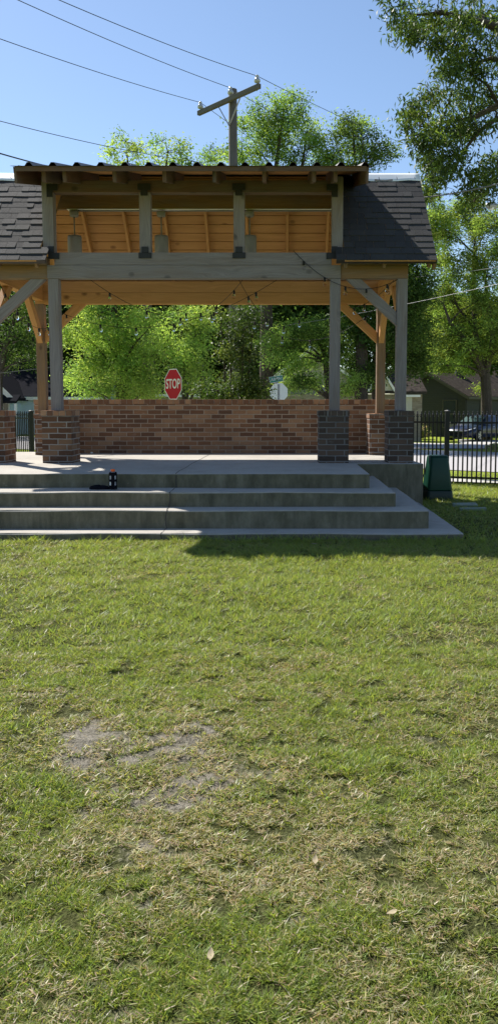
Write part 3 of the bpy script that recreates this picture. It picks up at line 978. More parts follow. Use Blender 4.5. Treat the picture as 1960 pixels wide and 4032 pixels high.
# ------------------------------------------------------------------ green pedestal, valve lids
gp = thing('utility_pedestal', 'dark green tapered plastic utility pedestal on the grass beside the stage', 'pedestal', (2.39, 11.8, 0))
def frustum(m, w0, w1, d0, d1, z0, z1, c, r=.06):
    def ring(w, d, z):
        out = []
        for sx, sy in ((1, 1), (-1, 1), (-1, -1), (1, -1)):
            for k in range(5):
                a = math.atan2(sy, sx) - math.pi / 4 + k * math.pi / 8
                out.append(V((c[0] + sx * (w / 2 - r) + r * math.cos(a), c[1] + sy * (d / 2 - r) + r * math.sin(a), z)))
        return out
    A, B = ring(w0, d0, z0), ring(w1, d1, z1)
    n = len(A)
    for i in range(n): m.face([A[i], A[(i + 1) % n], B[(i + 1) % n], B[i]], None, True)
    m.face(B); m.face(list(reversed(A)))
m = MB(); frustum(m, .40, .295, .36, .26, .14, .655, (0, 0)); o = m.build('cover', M['green_plastic'], gp, local=True, bevel=.018, seg=3)
m = MB(); frustum(m, .435, .405, .39, .365, -.03, .138, (0, 0)); m.build('skirt', M['dark_green_plastic'], gp, local=True, bevel=.008)
m = MB(); frustum(m, .30, .27, .265, .235, .6552, .672, (0, 0)); m.build('lid', M['green_plastic'], gp, local=True, bevel=.008, seg=3)
gp.rotation_euler = (0, 0, math.radians(4))
for (u, v, y, w, d, rz, lab) in ((1828, 1990, 10.9, .34, .20, -.12, 'pale green valve lid lying flat in the sunlit grass by the pedestal'),
                                 (1860, 2015, 10.45, .36, .07, -.05, 'narrow valve lid half sunk at the edge of the shade')):
    p = at(u, v, y)
    m = MB(); m.box(-w / 2, w / 2, -d / 2, d / 2, .0, .045)
    o = m.build('valve_box_lid', M['valve_green'], None, bevel=.012, seg=3)
    o.location = (p.x, p.y, -.008); o.rotation_euler = (.03, -.03, rz)
    tag(o, lab, 'valve lid')

# ------------------------------------------------------------------ bottle in a carrier, pouch, pebble
bx, by, bz = at(448, 1921, 8.95).x, 8.93, .447
bt = thing('drink_bottle', 'clear drink bottle with orange cap in a black strap carrier on the step', 'bottle', (bx, by, bz))
m = MB(); m.lathe([(0, .003), (.036, .003), (.040, .02), (.040, .06), (.037, .08), (.037, .10), (.040, .12), (.040, .165), (.034, .188), (.022, .206), (.020, .212)], (0, 0, 0), 20)
m.build('bottle_body', M['bottle_white'], bt, local=True)
m = MB(); m.lathe([(0, .212), (.024, .212), (.0245, .236), (.022, .24), (0, .24)], (0, 0, 0), 16); m.build('cap', M['orange_plastic'], bt, local=True)
m = MB()
for z0, z1, r in ((.165, .205, .041), (.095, .122, .0425), (.012, .052, .0435), (.0, .008, .044)):
    m.lathe([(r - .004, z0), (r, z0), (r, z1), (r - .006, z1)], (0, 0, 0), 20)
for a in (-80, 90, 5, 180):
    a = math.radians(a); c = V((math.cos(a) * .0435, math.sin(a) * .0435, 0)); s = V((-math.sin(a), math.cos(a), 0)) * .019
    m.prism([c - s + V((0, 0, .004)), c + s + V((0, 0, .004)), c + s + V((0, 0, .20)), c - s + V((0, 0, .20))], -c.normalized() * .004)
m.build('carrier', M['black_cloth'], bt, local=True, weld=False)
m = MB(); m.face([(-.034, -.0295, .054), (-.016, -.0415, .054), (-.016, -.0415, .094), (-.034, -.0295, .094)]); m.build('label', M['sign_white'], bt, local=True)
m = MB(); r = random.Random(2); N = 16
ctr = V((at(395, 1921, 8.95).x, 8.95, .447))
top = []
for k in range(N):
    a = 2 * math.pi * k / N
    top.append((math.cos(a), math.sin(a)))
for (r0, h0), (r1, h1) in (((1, 0), (1.02, .018)), ((1.02, .018), (.85, .036)), ((.85, .036), (.4, .046)), ((.4, .046), (.001, .042))):
    for k in range(N):
        a, b_ = top[k], top[(k + 1) % N]
        wz = lambda q, hh: hh * (1 + .25 * math.sin(q[0] * 4 + q[1] * 3))
        m.face([(a[0] * .125 * r0, a[1] * .06 * r0, wz(a, h0)), (b_[0] * .125 * r0, b_[1] * .06 * r0, wz(b_, h0)), (b_[0] * .125 * r1, b_[1] * .06 * r1, wz(b_, h1)), (a[0] * .125 * r1, a[1] * .06 * r1, wz(a, h1))], None, True)
o = m.build('black_pouch', M['black_cloth']); o.location = ctr; tag(o, 'flat black cloth pouch lying on the step beside the bottle', 'pouch')
m = MB(); m.lathe([(0, 0), (.018, .004), (.024, .016), (.016, .030), (0, .034)], (0, 0, 0), 10); o = m.build('pebble', M['pebble_white']); o.location = (at(365, 1786, 13.75).x, 13.7, .583)
tag(o, 'small pale pebble at the foot of the brick wall', 'pebble')

# ------------------------------------------------------------------ signs
def text_mesh(body, size, mat, name, parent, loc, rz, sx=1.0, ext=.0015):
    cu = bpy.data.curves.new(name, 'FONT'); cu.body = body; cu.size = size; cu.align_x = 'CENTER'; cu.align_y = 'CENTER'; cu.extrude = ext
    cu.offset = size * .012
    tmp = bpy.data.objects.new(name + '_tmp', cu); COL.objects.link(tmp)
    bpy.context.view_layer.update()
    me = bpy.data.meshes.new_from_object(tmp.evaluated_get(bpy.context.evaluated_depsgraph_get()))
    bpy.data.objects.remove(tmp)
    me.transform(Matrix.Diagonal((sx, 1, 1, 1))); me.transform(Matrix.Rotation(math.pi / 2, 4, 'X'))
    me.materials.clear(); me.materials.append(mat)
    o = bpy.data.objects.new(name, me); COL.objects.link(o); o.parent = parent
    o.location = loc; o.rotation_euler = (0, 0, rz)
    return o


def octagon(R, y, z):
    return [V((R * math.cos(math.pi / 8 + k * math.pi / 4), y, z + R * math.sin(math.pi / 8 + k * math.pi / 4))) for k in range(8)]


def stop_sign(label, loc, rz, zc, R):
    t = thing('stop_sign', label, 'stop sign', loc, rz, 'stop signs at the street corner')
    m = MB(); m.beam((0, .03, -.3), (0, .03, zc + R * .8), .05, .03, (0, 1, 0)); m.build('post', M['metal_grey'], t, local=True)
    m = MB(); m.prism(octagon(R, .0, zc), (0, .004, 0)); m.build('panel', M['sign_back'], t, local=True)
    m = MB()
    A, B = octagon(R, -.003, zc), octagon(R * .945, -.003, zc)
    for k in range(8): m.face([A[k], A[(k + 1) % 8], B[(k + 1) % 8], B[k]])
    m.build('border', M['sign_white'], t, local=True)
    m = MB(); m.face(octagon(R * .95, -.0022, zc)); m.build('face', M['stop_red'], t, local=True)
    text_mesh('STOP', .335, M['sign_white'], 'lettering', t, (0, -.0055, zc), 0, .80)
    return t


sp = at(682, 1513, 19.3); Rn = .762 / 2 / math.cos(math.pi / 8)
stop_sign('red octagonal STOP sign turned partly away, showing above the brick wall', (sp.x, 19.3, 0), math.radians(-49), sp.z, Rn)
sp = at(1097, 1545, 28)
st2 = stop_sign('pale metal back of a stop sign below the green street name sign', (sp.x, 28, ground_z(sp.x, 28)), math.radians(198), sp.z - ground_z(sp.x, 28), .36)
q = at(1088, 1494, 27.9)
ns = thing('street_name_sign', 'small tilted green street name sign above the back of the stop sign', 'street sign', (q.x, 27.88, q.z - .1), math.radians(22))
m = MB(); m.box(-.26, .26, -.004, .004, 0, .22); m.build('panel', M['sign_green'], ns, local=True)
m = MB()
for a, b_, c, d in ((-.26, .26, 0, .012), (-.26, .26, .208, .22), (-.26, -.248, .012, .208), (.248, .26, .012, .208)): m.box(a, b_, -.0062, -.0042, c, d)
m.build('border', M['sign_white'], ns, local=True)
text_mesh('ASPEN', .145, M['sign_white'], 'lettering', ns, (0, -.006, .11), 0, .95)
m = MB(); m.tube([(0, .01, -.05), (0, .01, 0)], .02, 8); m.build('bracket', M['metal_grey'], ns, local=True)
ns.rotation_euler = (0, math.radians(-9), math.radians(22))

# ------------------------------------------------------------------ houses across the street
def house(name, label, gable, axis, half, length, ze, zr, gz, wall, roof, over=.35, wins=(), trim='white_trim', cat='house'):
    """gable: plan point under the near ridge end; axis: plan direction of the ridge; ze, zr: eave and ridge heights"""
    a = V((*axis, 0)).normalized(); p = V((a.y, -a.x, 0)); g0 = V((*gable, 0))
    t = thing(name, label, cat, (g0.x, g0.y, gz))
    P = lambda s, w, z: g0 + a * s + p * w + V((0, 0, z))
    m = MB(); m.prism([P(0, -half, gz - .6), P(0, half, gz - .6), P(0, half, ze), P(0, 0, zr), P(0, -half, ze)], a * length)
    m.build('wall', M[wall], t)
    sl_ = (zr - ze) / half
    for sgn in (-1, 1):
        e = half + over
        m = MB(); q = [P(-over, 0, zr + .03), P(-over, sgn * e, zr + .03 - sl_ * e), P(-over, sgn * e, zr + .15 - sl_ * e), P(-over, 0, zr + .15)]
        m.prism(q, a * (length + 2 * over)); r_ = m.build('roof', M[roof], t)
        m = MB(); m.beam(P(-over - .02, 0, zr + .02), P(-over - .02, sgn * e, zr + .02 - sl_ * e), .03, .17); m.build('barge_board', M[trim], r_)
        m = MB(); m.beam(P(-over, sgn * (e + .02), zr + .03 - sl_ * e), P(length + over, sgn * (e + .02), zr + .03 - sl_ * e), .03, .17); m.build('fascia', M[trim], r_)
    for k in (-1, 1):
        m = MB(); c = P(-.02, k * (half - .05), 0); m.beam((c.x, c.y, gz - .3), (c.x, c.y, ze - .12), .09, .06, (0, 1, 0)); m.build('corner_board', M[trim if trim == 'white_trim' else wall], t)
    for (face, s, z0, w, h, dk) in wins:
        if face == 'g': o_, du_, nrm = P(0, s, z0), p, -a
        elif face == '+': o_, du_, nrm = P(s, half, z0), a, p
        else: o_, du_, nrm = P(s, -half, z0), a, -p
        z = V((0, 0, 1)); fr = MB(); b_ = .06
        for (x0, x1, y0, y1) in ((-w / 2 - b_, w / 2 + b_, -b_, 0), (-w / 2 - b_, w / 2 + b_, h, h + b_), (-w / 2 - b_, -w / 2, 0, h), (w / 2, w / 2 + b_, 0, h), (-w / 2, w / 2, h * .48, h * .52)):
            fr.prism([o_ + du_ * x0 + z * y0, o_ + du_ * x1 + z * y0, o_ + du_ * x1 + z * y1, o_ + du_ * x0 + z * y1], nrm * .05)
        f_ = fr.build('window' if dk != 'door' else 'door', M[trim], t)
        pn = MB(); pn.face([o_ + nrm * .02 + du_ * x + z * y for x, y in ((-w / 2, 0), (w / 2, 0), (w / 2, h), (-w / 2, h))]); pn.build('pane', M['pane'], f_)
    return t, P


LW = CAM_H  # heights below are given from eye level
# blue-grey house at the left
e0 = at(60, 1570, 44)
t, P = house('blue_house', 'pale blue-grey house with dark roof and white trim beyond the left fence', (-20.4, 45.0), (1, .10), 4.6, 10.5, .62 + LW, 2.75 + LW, -.53, 'blue_siding', 'dark_house_shingle', .35,
             [('-', 8.6, .35, 1.0, 1.2, ''), ('-', 6.0, .35, .9, 1.2, '')])
hb = V((-16.6, 40.6, 0))
m = MB(); m.prism([(-18.65, 39.2, -.9), (-13.75, 39.2, -.9), (-13.75, 39.2, 2.0), (-16.2, 39.2, 4.45), (-18.65, 39.2, 2.0)], (0, 2.5, 0)); m.build('porch_wing', M['blue_siding'], t)
for sg in (-1, 1):
    m = MB(); q = [V((-16.2, 38.9, 4.5)), V((-16.2 + sg * 2.75, 38.9, 4.5 - 2.75)), V((-16.2 + sg * 2.75, 38.9, 4.64 - 2.75)), V((-16.2, 38.9, 4.64))]
    m.prism(q, (0, 3.4, 0)); r_ = m.build('roof', M['dark_house_shingle'], t)
    m = MB(); m.beam((-16.2, 38.88, 4.47), (-16.2 + sg * 2.75, 38.88, 4.47 - 2.75), .03, .22); m.build('barge_board', M['white_trim'], r_)
for x, w, h, z in ((-13.98, .24, 1.25, .35), (-14.55, .34, .6, 1.0)):
    m = MB(); m.box(x - w / 2 - .07, x + w / 2 + .07, 39.15, 39.195, z - .07, z + h + .07); f_ = m.build('window', M['white_trim'], t)
    m = MB(); m.box(x - w / 2, x + w / 2, 39.13, 39.148, z, z + h); m.build('pane', M['pane'], f_)
m = MB(); m.prism([(-15.4, 38.5, 1.62), (-13.2, 38.5, 1.62), (-13.2, 38.5, 1.74), (-15.4, 38.5, 1.74)], (0, .65, .32)); m.build('porch_roof', M['dark_house_shingle'], t)
m = MB(); m.beam((-13.28, 38.6, -.6), (-13.28, 38.6, 1.6), .12, .12, (0, 1, 0)); m.build('porch_post', M['white_trim'], t)

# low outbuilding with a pale hip roof
q = at(345, 1560, 46)
house('small_shed', 'small pale shed roof peeking out below the bright tree at the left', (q.x - 2, 46), (1, .05), 1.7, 3.2, .35 + LW, 1.0 + LW, -.53, 'cream_siding', 'house_shingle', .3, cat='shed')
q = at(760, 1562, 46)
house('small_shed', 'low cream outbuilding just right of the red stop sign', (q.x - 2.2, 46), (1, .05), 1.8, 4.4, .75 + LW, 1.3 + LW, -.53, 'cream_siding', 'house_shingle', .3, cat='shed')

# cream house behind the wall
g_ = at(1230, 1500, 42)
t, P = house('cream_house', 'cream gabled house with brown roof behind the leafy branches right of centre', (g_.x, 42), (.12, 1), 2.3, 9, 1.45 + LW, 3.15 + LW, -.53, 'cream_siding', 'house_shingle', .3)
m = MB(); m.box(g_.x - 3.0, g_.x + 5.8, 41.2, 41.78, -.9, .72 + LW); m.build('brick_front', M['tan_brick'], t)
m = MB(); m.prism([(g_.x + 1.3, 40.9, .74 + LW), (g_.x + 6.0, 40.9, .74 + LW), (g_.x + 6.0, 40.9, .86 + LW), (g_.x + 1.3, 40.9, .86 + LW)], (0, 3.6, 1.35)); m.build('roof', M['house_shingle'], t)
m = MB(); m.prism([(g_.x + 3.05, 41.0, .9 + LW), (g_.x + 4.2, 41.0, .9 + LW), (g_.x + 3.6, 41.0, 1.95 + LW)], (0, 2.2, 0)); dr = m.build('dormer', M['white_siding'], t)
for sg in (-1, 1):
    m = MB(); m.beam((g_.x + 3.6, 40.95, 2.02 + LW), (g_.x + 3.6 + sg * .72, 40.95, .9 + LW - .05), .3, .10, (0, 0, 1)); m.build('barge_board', M['white_trim'], dr)
m = MB(); m.box(g_.x + .55, g_.x + .75, 41.60, 41.79, .75 + LW, 1.12 + LW); m.build('meter_box', M['metal_grey'], t)
q = at(1606, 1590, 41)
m = MB(); m.box(q.x - .45, q.x + .22, 41.13, 44, -.9, .56 + LW); m.build('porch_wing', M['white_siding'], t)
m = MB(); m.box(q.x - .55, q.x + .62, 40.9, 44.2, .565 + LW, .68 + LW); m.build('porch_roof', M['white_trim'], t)

# dark green house at the right
t, P = house('green_house', 'dark grey-green house with brown shingle roof behind the parked car', (9.95, 52), (.70, .71), 2.82, 12, .73 + LW, 2.22 + LW, -.53, 'green_siding', 'house_shingle', .25,
             [('g', 1.55, .12, .95, 1.75, ''), ('+', 1.9, .2, .45, 1.9, ''), ('+', 6.0, .5, 1.2, 1.1, '')], trim='taupe_siding')
c = P(3.2, .25, 2.22 + LW)
m = MB(); m.box(c.x - .28, c.x + .28, c.y - .28, c.y + .28, c.z - .1, c.z + .36); m.build('roof_vent', M['dark_plastic'], t)
c = P(6.4, .25, 2.22 + LW); m = MB(); m.tube([c - V((0, 0, .2)), c + V((0, 0, .45))], .09, 10); m.build('vent_pipe', M['dark_plastic'], t)
q = at(1790, 1684, 48)
ac = thing('utility_box', 'pale grey box with dark top band seen beyond the front of the car', 'utility box', (q.x, 48, -.53))
m = MB(); m.box(q.x - .42, q.x + .36, 47.6, 48.3, -.53, .42); m.build('body', M['grey_enamel'], ac, bevel=.03)
m = MB(); m.box(q.x - .45, q.x + .39, 47.57, 48.33, .422, .50); m.build('lid', M['grey_enamel'], ac, bevel=.03)
q = at(1900, 1480, 70)
house('far_house', 'grey roofed house rising beyond the dark green house', (q.x - 7, 72), (1, .0), 4.5, 18, 1.6 + LW, 3.6 + LW, -.53, 'taupe_siding', 'house_shingle', .4)

# ------------------------------------------------------------------ parked car
cw = at(1885, 1738, 43)
car = thing('parked_car', 'dark blue sedan parked beyond the right iron fence, cut off by the frame', 'car', (0, 0, 0))
# built nose along -x: s runs from the nose to the tail, w across
SEC = [(0.00, .50, .30, .52), (0.06, .68, .24, .62), (.25, .82, .20, .70), (.60, .885, .19, .79), (1.05, .905, .19, .86), (1.45, .905, .19, .93), (2.2, .915, .20, .95), (3.2, .915, .20, .97), (4.0, .90, .21, 1.0), (4.5, .86, .26, 1.01), (4.78, .76, .34, .95), (4.86, .62, .42, .80)]
def carsec(s, w, zb, zt):
    pr = [(.80, zb), (.97, zb + .06), (1.0, zb + (zt - zb) * .35), (1.0, zb + (zt - zb) * .62), (.97, zb + (zt - zb) * .80), (.88, zt - .035), (.70, zt), (0, zt + .02)]
    half = [V((s, w * a, z)) for a, z in pr]
    return half + [V((q.x, -q.y, q.z)) for q in reversed(half[:-1])]
m = MB(); R_ = [carsec(*q) for q in SEC]
for i in range(len(R_) - 1):
    n = len(R_[i])
    for k in range(n): m.face([R_[i][k], R_[i][(k + 1) % n], R_[i + 1][(k + 1) % n], R_[i + 1][k]], None, True)
m.face(R_[0]); m.face(R_[-1])
body = m.build('body', M['car_paint'], car, local=True)
CAB = [(1.38, .80, .92), (1.75, .775, 1.14), (2.15, .73, 1.36), (2.55, .69, 1.445), (3.1, .685, 1.46), (3.6, .70, 1.41), (4.0, .74, 1.25), (4.45, .78, 1.0)]
m = MB(); R_ = []
for s, w, z in CAB:
    base = .90
    half = [V((s, .84, base)), V((s, w + (.84 - w) * .25 * (z > 1.1), base + (z - base) * .75)), V((s, w * .88, z - .02)), V((s, w * .5, z + .012)), V((s, 0, z + .018))]
    R_.append(half + [V((q.x, -q.y, q.z)) for q in reversed(half[:-1])])
for i in range(len(R_) - 1):
    for k in range(len(R_[i]) - 1): m.face([R_[i][k], R_[i][k + 1], R_[i + 1][k + 1], R_[i + 1][k]], None, True)
m.face(R_[0]); m.face(R_[-1])
m.build('cabin', M['car_paint'], body, local=True)
def cabp(s, f, side, out=.012):
    """point on the cabin side (f 0 bottom .. 1 top) near length s"""
    for (a, wa, za), (b_, wb, zb) in zip(CAB[:-1], CAB[1:]):
        if a <= s <= b_:
            k = (s - a) / (b_ - a); w, z = wa + (wb - wa) * k, za + (zb - za) * k
            break
    y = .84 + ((w * .88) - .84) * f * .9
    return V((s, side * (y + out), .93 + (z - .06 - .93) * f))
for side in (-1, 1):
    for s0, s1 in ((1.72, 2.72), (2.80, 3.95)):
        m = MB(); n = 6
        for k in range(n):
            a, b_ = s0 + (s1 - s0) * k / n, s0 + (s1 - s0) * (k + 1) / n
            m.face([cabp(a, .06, side), cabp(b_, .06, side), cabp(b_, .86, side), cabp(a, .86, side)], None, True)
        m.build('side_window', M['pane'], body, local=True)
m = MB()
ws = [(1.42, .70, .945), (1.75, .66, 1.155), (2.12, .60, 1.365)]
for (a, wa, za), (b_, wb, zb) in zip(ws[:-1], ws[1:]):
    m.face([(a - .01, -wa, za + .012), (a - .01, wa, za + .012), (b_ - .01, wb, zb + .012), (b_ - .01, -wb, zb + .012)], None, True)
m.build('windshield', M['windshield'], body, local=True)
for side in (-1, 1):
    m = MB(); m.prism([(.10, side * .54, .60), (.13, side * .70, .62), (.52, side * .87, .72), (.55, side * .885, .78), (.22, side * .74, .69)], (-.02, side * .012, .015)); m.build('headlight', M['lens'], car, local=True)
    m = MB(); m.lathe([(0, -.07), (.10, -.05), (.11, .03), (0, .08)], (1.62, side * 1.0, 1.0), 10); m.build('side_mirror', M['car_paint'], car, local=True)
    m = MB(); m.tube([(2.45, side * .93, .80), (2.62, side * .935, .80)], .014, 6); m.build('door_handle', M['chrome'], car, local=True)
m = MB(); m.box(-.025, .02, -.46, .46, .42, .56); m.build('grille', M['dark_plastic'], car, local=True, bevel=.01)
m = MB(); m.tube([(.06, -.62, .62), (-.01, -.40, .575), (-.03, 0, .565), (-.01, .40, .575), (.06, .62, .62)], .018, 8); m.build('grille_trim', M['chrome'], car, local=True)
m = MB(); m.box(-.035, -.01, -.28, .28, .36, .41); m.build('bumper_inlet', M['dark_plastic'], car, local=True)
wheel0 = None
for sx, sy in ((.92, .86), (.92, -.86), (3.68, .86), (3.68, -.86)):
    if wheel0 is None:
        c0 = bpy.data.objects.new('wheel', None); COL.objects.link(c0); c0.parent = car; wheel0 = c0
        m = MB()
        for r0, y0, r1, y1 in ((.215, -.10, .30, -.11), (.30, -.11, .332, -.08), (.332, -.08, .332, .08), (.332, .08, .30, .11), (.30, .11, .215, .10)):
            for k in range(24):
                a, b_ = 2 * math.pi * k / 24, 2 * math.pi * (k + 1) / 24
                m.face([(r0 * math.cos(a), y0, r0 * math.sin(a)), (r0 * math.cos(b_), y0, r0 * math.sin(b_)), (r1 * math.cos(b_), y1, r1 * math.sin(b_)), (r1 * math.cos(a), y1, r1 * math.sin(a))], None, True)
        m.build('tyre', M['tyre'], c0, local=True)
        m = MB()
        for k in range(5):
            a = 2 * math.pi * k / 5
            d = V((math.cos(a), 0, math.sin(a))); s_ = V((-math.sin(a), 0, math.cos(a)))
            for yy in (-.095, .095): m.beam(d * .02 + V((0, yy, 0)), d * .215 + V((0, yy, 0)), .055, .012, s_.cross(d))
        for yy in (-.1, .1): m.tube([(.21 * math.cos(q), yy, .21 * math.sin(q)) for q in [i * math.pi / 12 for i in range(25)]], .012, 5)
        m.build('rim', M['alloy'], c0, local=True, weld=False)
        m = MB(); m.prism([(.2 * math.cos(q), -.06, .2 * math.sin(q)) for q in [i * math.pi / 8 for i in range(16)]], (0, .12, 0)); m.build('brake_disc', M['dark_plastic'], c0, local=True)
        w_ = c0
    else:
        w_ = copy_tree(wheel0, car)
    w_.location = (sx, sy, .332)
phi = math.radians(43)
hx = V((math.sin(phi), math.cos(phi), 0))     # tail direction
sidev = V((math.cos(phi), -math.sin(phi), 0))  # towards the visible flank
car.rotation_euler = (0, 0, math.atan2(hx.y, hx.x))
gzc = ground_z(cw.x, 43) + .04
car.location = V((cw.x, 43.2, gzc)) - hx * .92 - sidev * .86
# ------------------------------------------------------------------ foliage
def leaf_mesh(name, P, size, cols, mat, parent, droop=0.0, wr=.42, fold=.12, flat=.35, seed=0):
    """one small folded four-sided leaf per point"""
    r = np.random.default_rng(seed)
    n = len(P)
    d = r.normal(size=(n, 3)); d[:, 2] = d[:, 2] * (1 - flat) - droop
    d /= np.linalg.norm(d, axis=1)[:, None]
    a = r.normal(size=(n, 3)) * .75 + np.array([0, 0, 1.0]); s = np.cross(d, a); s /= np.linalg.norm(s, axis=1)[:, None]
    nn_ = np.cross(s, d)
    L = size * r.uniform(.65, 1.3, n)[:, None]
    v = np.empty((n, 4, 3))
    v[:, 0] = P
    v[:, 1] = P + d * L * .45 + s * L * wr * .5 + nn_ * L * fold
    v[:, 2] = P + d * L
    v[:, 3] = P + d * L * .45 - s * L * wr * .5 + nn_ * L * fold
    return fast_mesh(name, v.reshape(-1, 3), np.arange(n * 4), np.full(n, 4), M[mat], cols, parent)


LEAFX = 1.0
def tree(name, label, base, trunk, clumps, size, pal, cat='tree', mat='leaf', nl=60, twr=.4, dens=1.0, droop=.1, wr=.42, limb_r=.05, seed=1, group=None, limbs=None, tn=10, shell=.55, flat=.35, twig_r=.007):
    """trunk: [(point, radius)]; clumps: [(centre, (rx, ry, rz), twigs)]; limbs: explicit [(points, radii)]"""
    r = np.random.default_rng(seed); rd = random.Random(seed)
    t = thing(name, label, cat, base, 0, group)
    m = MB()
    tp = [V(p) for p, _ in trunk]
    if trunk: m.tube(tp, [q for _, q in trunk], tn)
    for pts, rad in (limbs or []): m.tube(pts, rad, 7)
    allp, cols = [], []
    starts = [(p, q) for p, q in zip(tp, [q for _, q in trunk])] if trunk else []
    for pts, rad in (limbs or []):
        starts += list(zip([V(p) for p in pts], rad if hasattr(rad, '__len__') else [rad] * len(pts)))
    for c, rr_, k in clumps:
        c = V(c)
        # limb from the nearest lower point of the skeleton
        best = min(starts, key=lambda s: (s[0] - c).length + 1.2 * max(0, s[0].z - c.z + .3)) if starts else (c - V((0, 0, 1)), .05)
        a = best[0]; mid = a.lerp(c, .5) + V((rd.uniform(-.1, .1), rd.uniform(-.1, .1), .08)) * (c - a).length
        r0 = min(best[1] * .6, limb_r)
        limb = [a, a.lerp(mid, .55) + V((0, 0, .02)), mid, mid.lerp(c, .6), c]
        m.tube(limb, [r0, r0 * .85, r0 * .65, r0 * .45, r0 * .25], 5, cap=False)
        k = max(2, int(k * dens))
        u = r.normal(size=(k, 3)); u /= np.linalg.norm(u, axis=1)[:, None]
        rad = r.uniform(shell, 1.0, k) ** .7
        tw = np.array(c) + u * rad[:, None] * np.array(rr_)
        for q in tw[:: max(1, int(k / 14))]:
            q = V(q); mm = c.lerp(q, .5) + V((rd.uniform(-.06, .06), rd.uniform(-.06, .06), .05))
            m.tube([c, mm, q], [r0 * .25 + twig_r * .6, twig_r, twig_r * .6], 4, cap=False)
        for q in tw:
            n = int(nl * rd.uniform(.5, 1.4))
            e = r.normal(size=(n, 3)) * twr * .5 * np.array([1, 1, .7])
            P = q + e
            b = np.array(pal[rd.randrange(len(pal))]) * rd.uniform(.7, 1.25)
            cc = b * r.uniform(.82, 1.2, (n, 1)) * r.uniform(.94, 1.06, (n, 3))
            allp.append(P); cols.append(cc)
    if m.f: m.build('trunk', M['bark'], t, weld=False)
    P = np.concatenate(allp); Cc = np.concatenate(cols)
    ok = P[:, 2] > -.5
    leaf_mesh('crown', P[ok], size, Cc[ok], mat, t, droop, wr, seed=seed, flat=flat)
    return t


def px(y, lst, dy=1.0):
    """clumps given as (u, v, half width, half height) in photo units at distance y"""
    out = []
    for k, q in enumerate(lst):
        u, v, a, b = q[:4]
        yy = y + (q[4] if len(q) > 4 else ((k * 37) % 11 / 11 - .5) * dy)
        s = yy / FPX
        rx, rz = a * s, b * s
        out.append((at(u, v, yy), (rx, max(.35, (rx + rz) * .55), rz), max(3, int(rx * rz * 26))))
    return out


BRIGHT = [(.13, .22, .038), (.17, .255, .045), (.10, .185, .034), (.19, .275, .06)]
MID = [(.07, .13, .03), (.09, .15, .034), (.055, .11, .026)]
GLOW = [(.23, .37, .085), (.28, .42, .095), (.16, .29, .07), (.33, .45, .11)]
DARK = [(.050, .098, .024), (.066, .12, .028), (.042, .082, .022)]
MYRT = [(.045, .08, .022), (.06, .10, .026), (.08, .12, .03), (.11, .14, .045)]
OAK = [(.060, .10, .034), (.072, .118, .038), (.09, .14, .04), (.12, .175, .04)]
YEL = [(.14, .21, .04), (.17, .235, .045), (.11, .18, .036), (.20, .26, .06)]

# bright tree filling the view under the roof at the left
b_ = at(470, 1700, 26)
tree('broadleaf_tree', 'bright yellow-green leafy tree behind the brick wall, left of the STOP sign', (b_.x, 26, 0), [((b_.x, 26, -.2), .2), ((b_.x + .1, 26, 1.2), .17), ((b_.x, 26.1, 2.6), .14), ((b_.x - .1, 26, 4.6), .10), ((b_.x, 26, 7), .05)],
     px(25.6, [(300, 1290, 55, 70), (320, 1400, 70, 60), (310, 1490, 50, 50), (390, 1240, 80, 55), (420, 1340, 90, 70), (400, 1450, 90, 60), (370, 1535, 70, 30), (480, 1260, 80, 60), (520, 1360, 90, 70), (500, 1460, 90, 60), (470, 1540, 90, 30), (590, 1290, 70, 50), (600, 1400, 80, 60), (590, 1500, 80, 50), (560, 1550, 60, 25), (450, 1120, 130, 60), (560, 1010, 100, 60), (380, 1010, 90, 60)], 2.2),
     .098, GLOW, nl=215, twr=.50, seed=3, dens=1.3, droop=.35)
b_ = at(720, 1700, 24)
tree('broadleaf_tree', 'bright green tree between the STOP sign and the multi-stemmed shrub', (b_.x, 24, 0), [((b_.x, 24, -.2), .13), ((b_.x + .1, 24, 1.4), .1), ((b_.x, 24, 2.6), .07), ((b_.x, 24, 3.8), .04)],
     px(23.6, [(650, 1330, 50, 50), (720, 1280, 70, 50), (780, 1310, 60, 60), (690, 1380, 70, 50), (770, 1400, 60, 60), (730, 1450, 60, 40), (800, 1470, 50, 50), (740, 1520, 50, 30), (700, 1220, 60, 35), (800, 1240, 40, 40)], 1.6),
     .092, GLOW, nl=205, twr=.44, seed=4, dens=1.3, droop=.4)
# tall trees whose tops show above the roof
b_ = at(590, 1700, 32)
tree('tall_tree', 'two thin pale green treetops rising behind the left part of the metal roof', (b_.x, 32, 0), [((b_.x, 32, -.3), .3), ((b_.x, 32, 3.5), .24), ((b_.x, 32, 6), .15)],
     px(32, [(500, 560, 50, 36), (450, 610, 40, 34), (545, 610, 40, 34), (640, 555, 38, 36), (690, 590, 50, 36), (625, 620, 40, 26), (735, 625, 40, 22), (500, 650, 70, 20), (690, 650, 80, 20), (560, 760, 150, 60), (650, 900, 150, 80), (500, 1000, 140, 80)], 1.5),
     .135, GLOW, nl=70, twr=.40, seed=5, dens=1.3, limbs=[([(b_.x, 32, 5.5), at(520, 800, 32), at(500, 600, 32)], [.12, .07, .03]), ([(b_.x, 32, 5.5), at(640, 800, 32), at(660, 600, 32)], [.12, .07, .03])], twig_r=.012)
b_ = at(1050, 1700, 31)
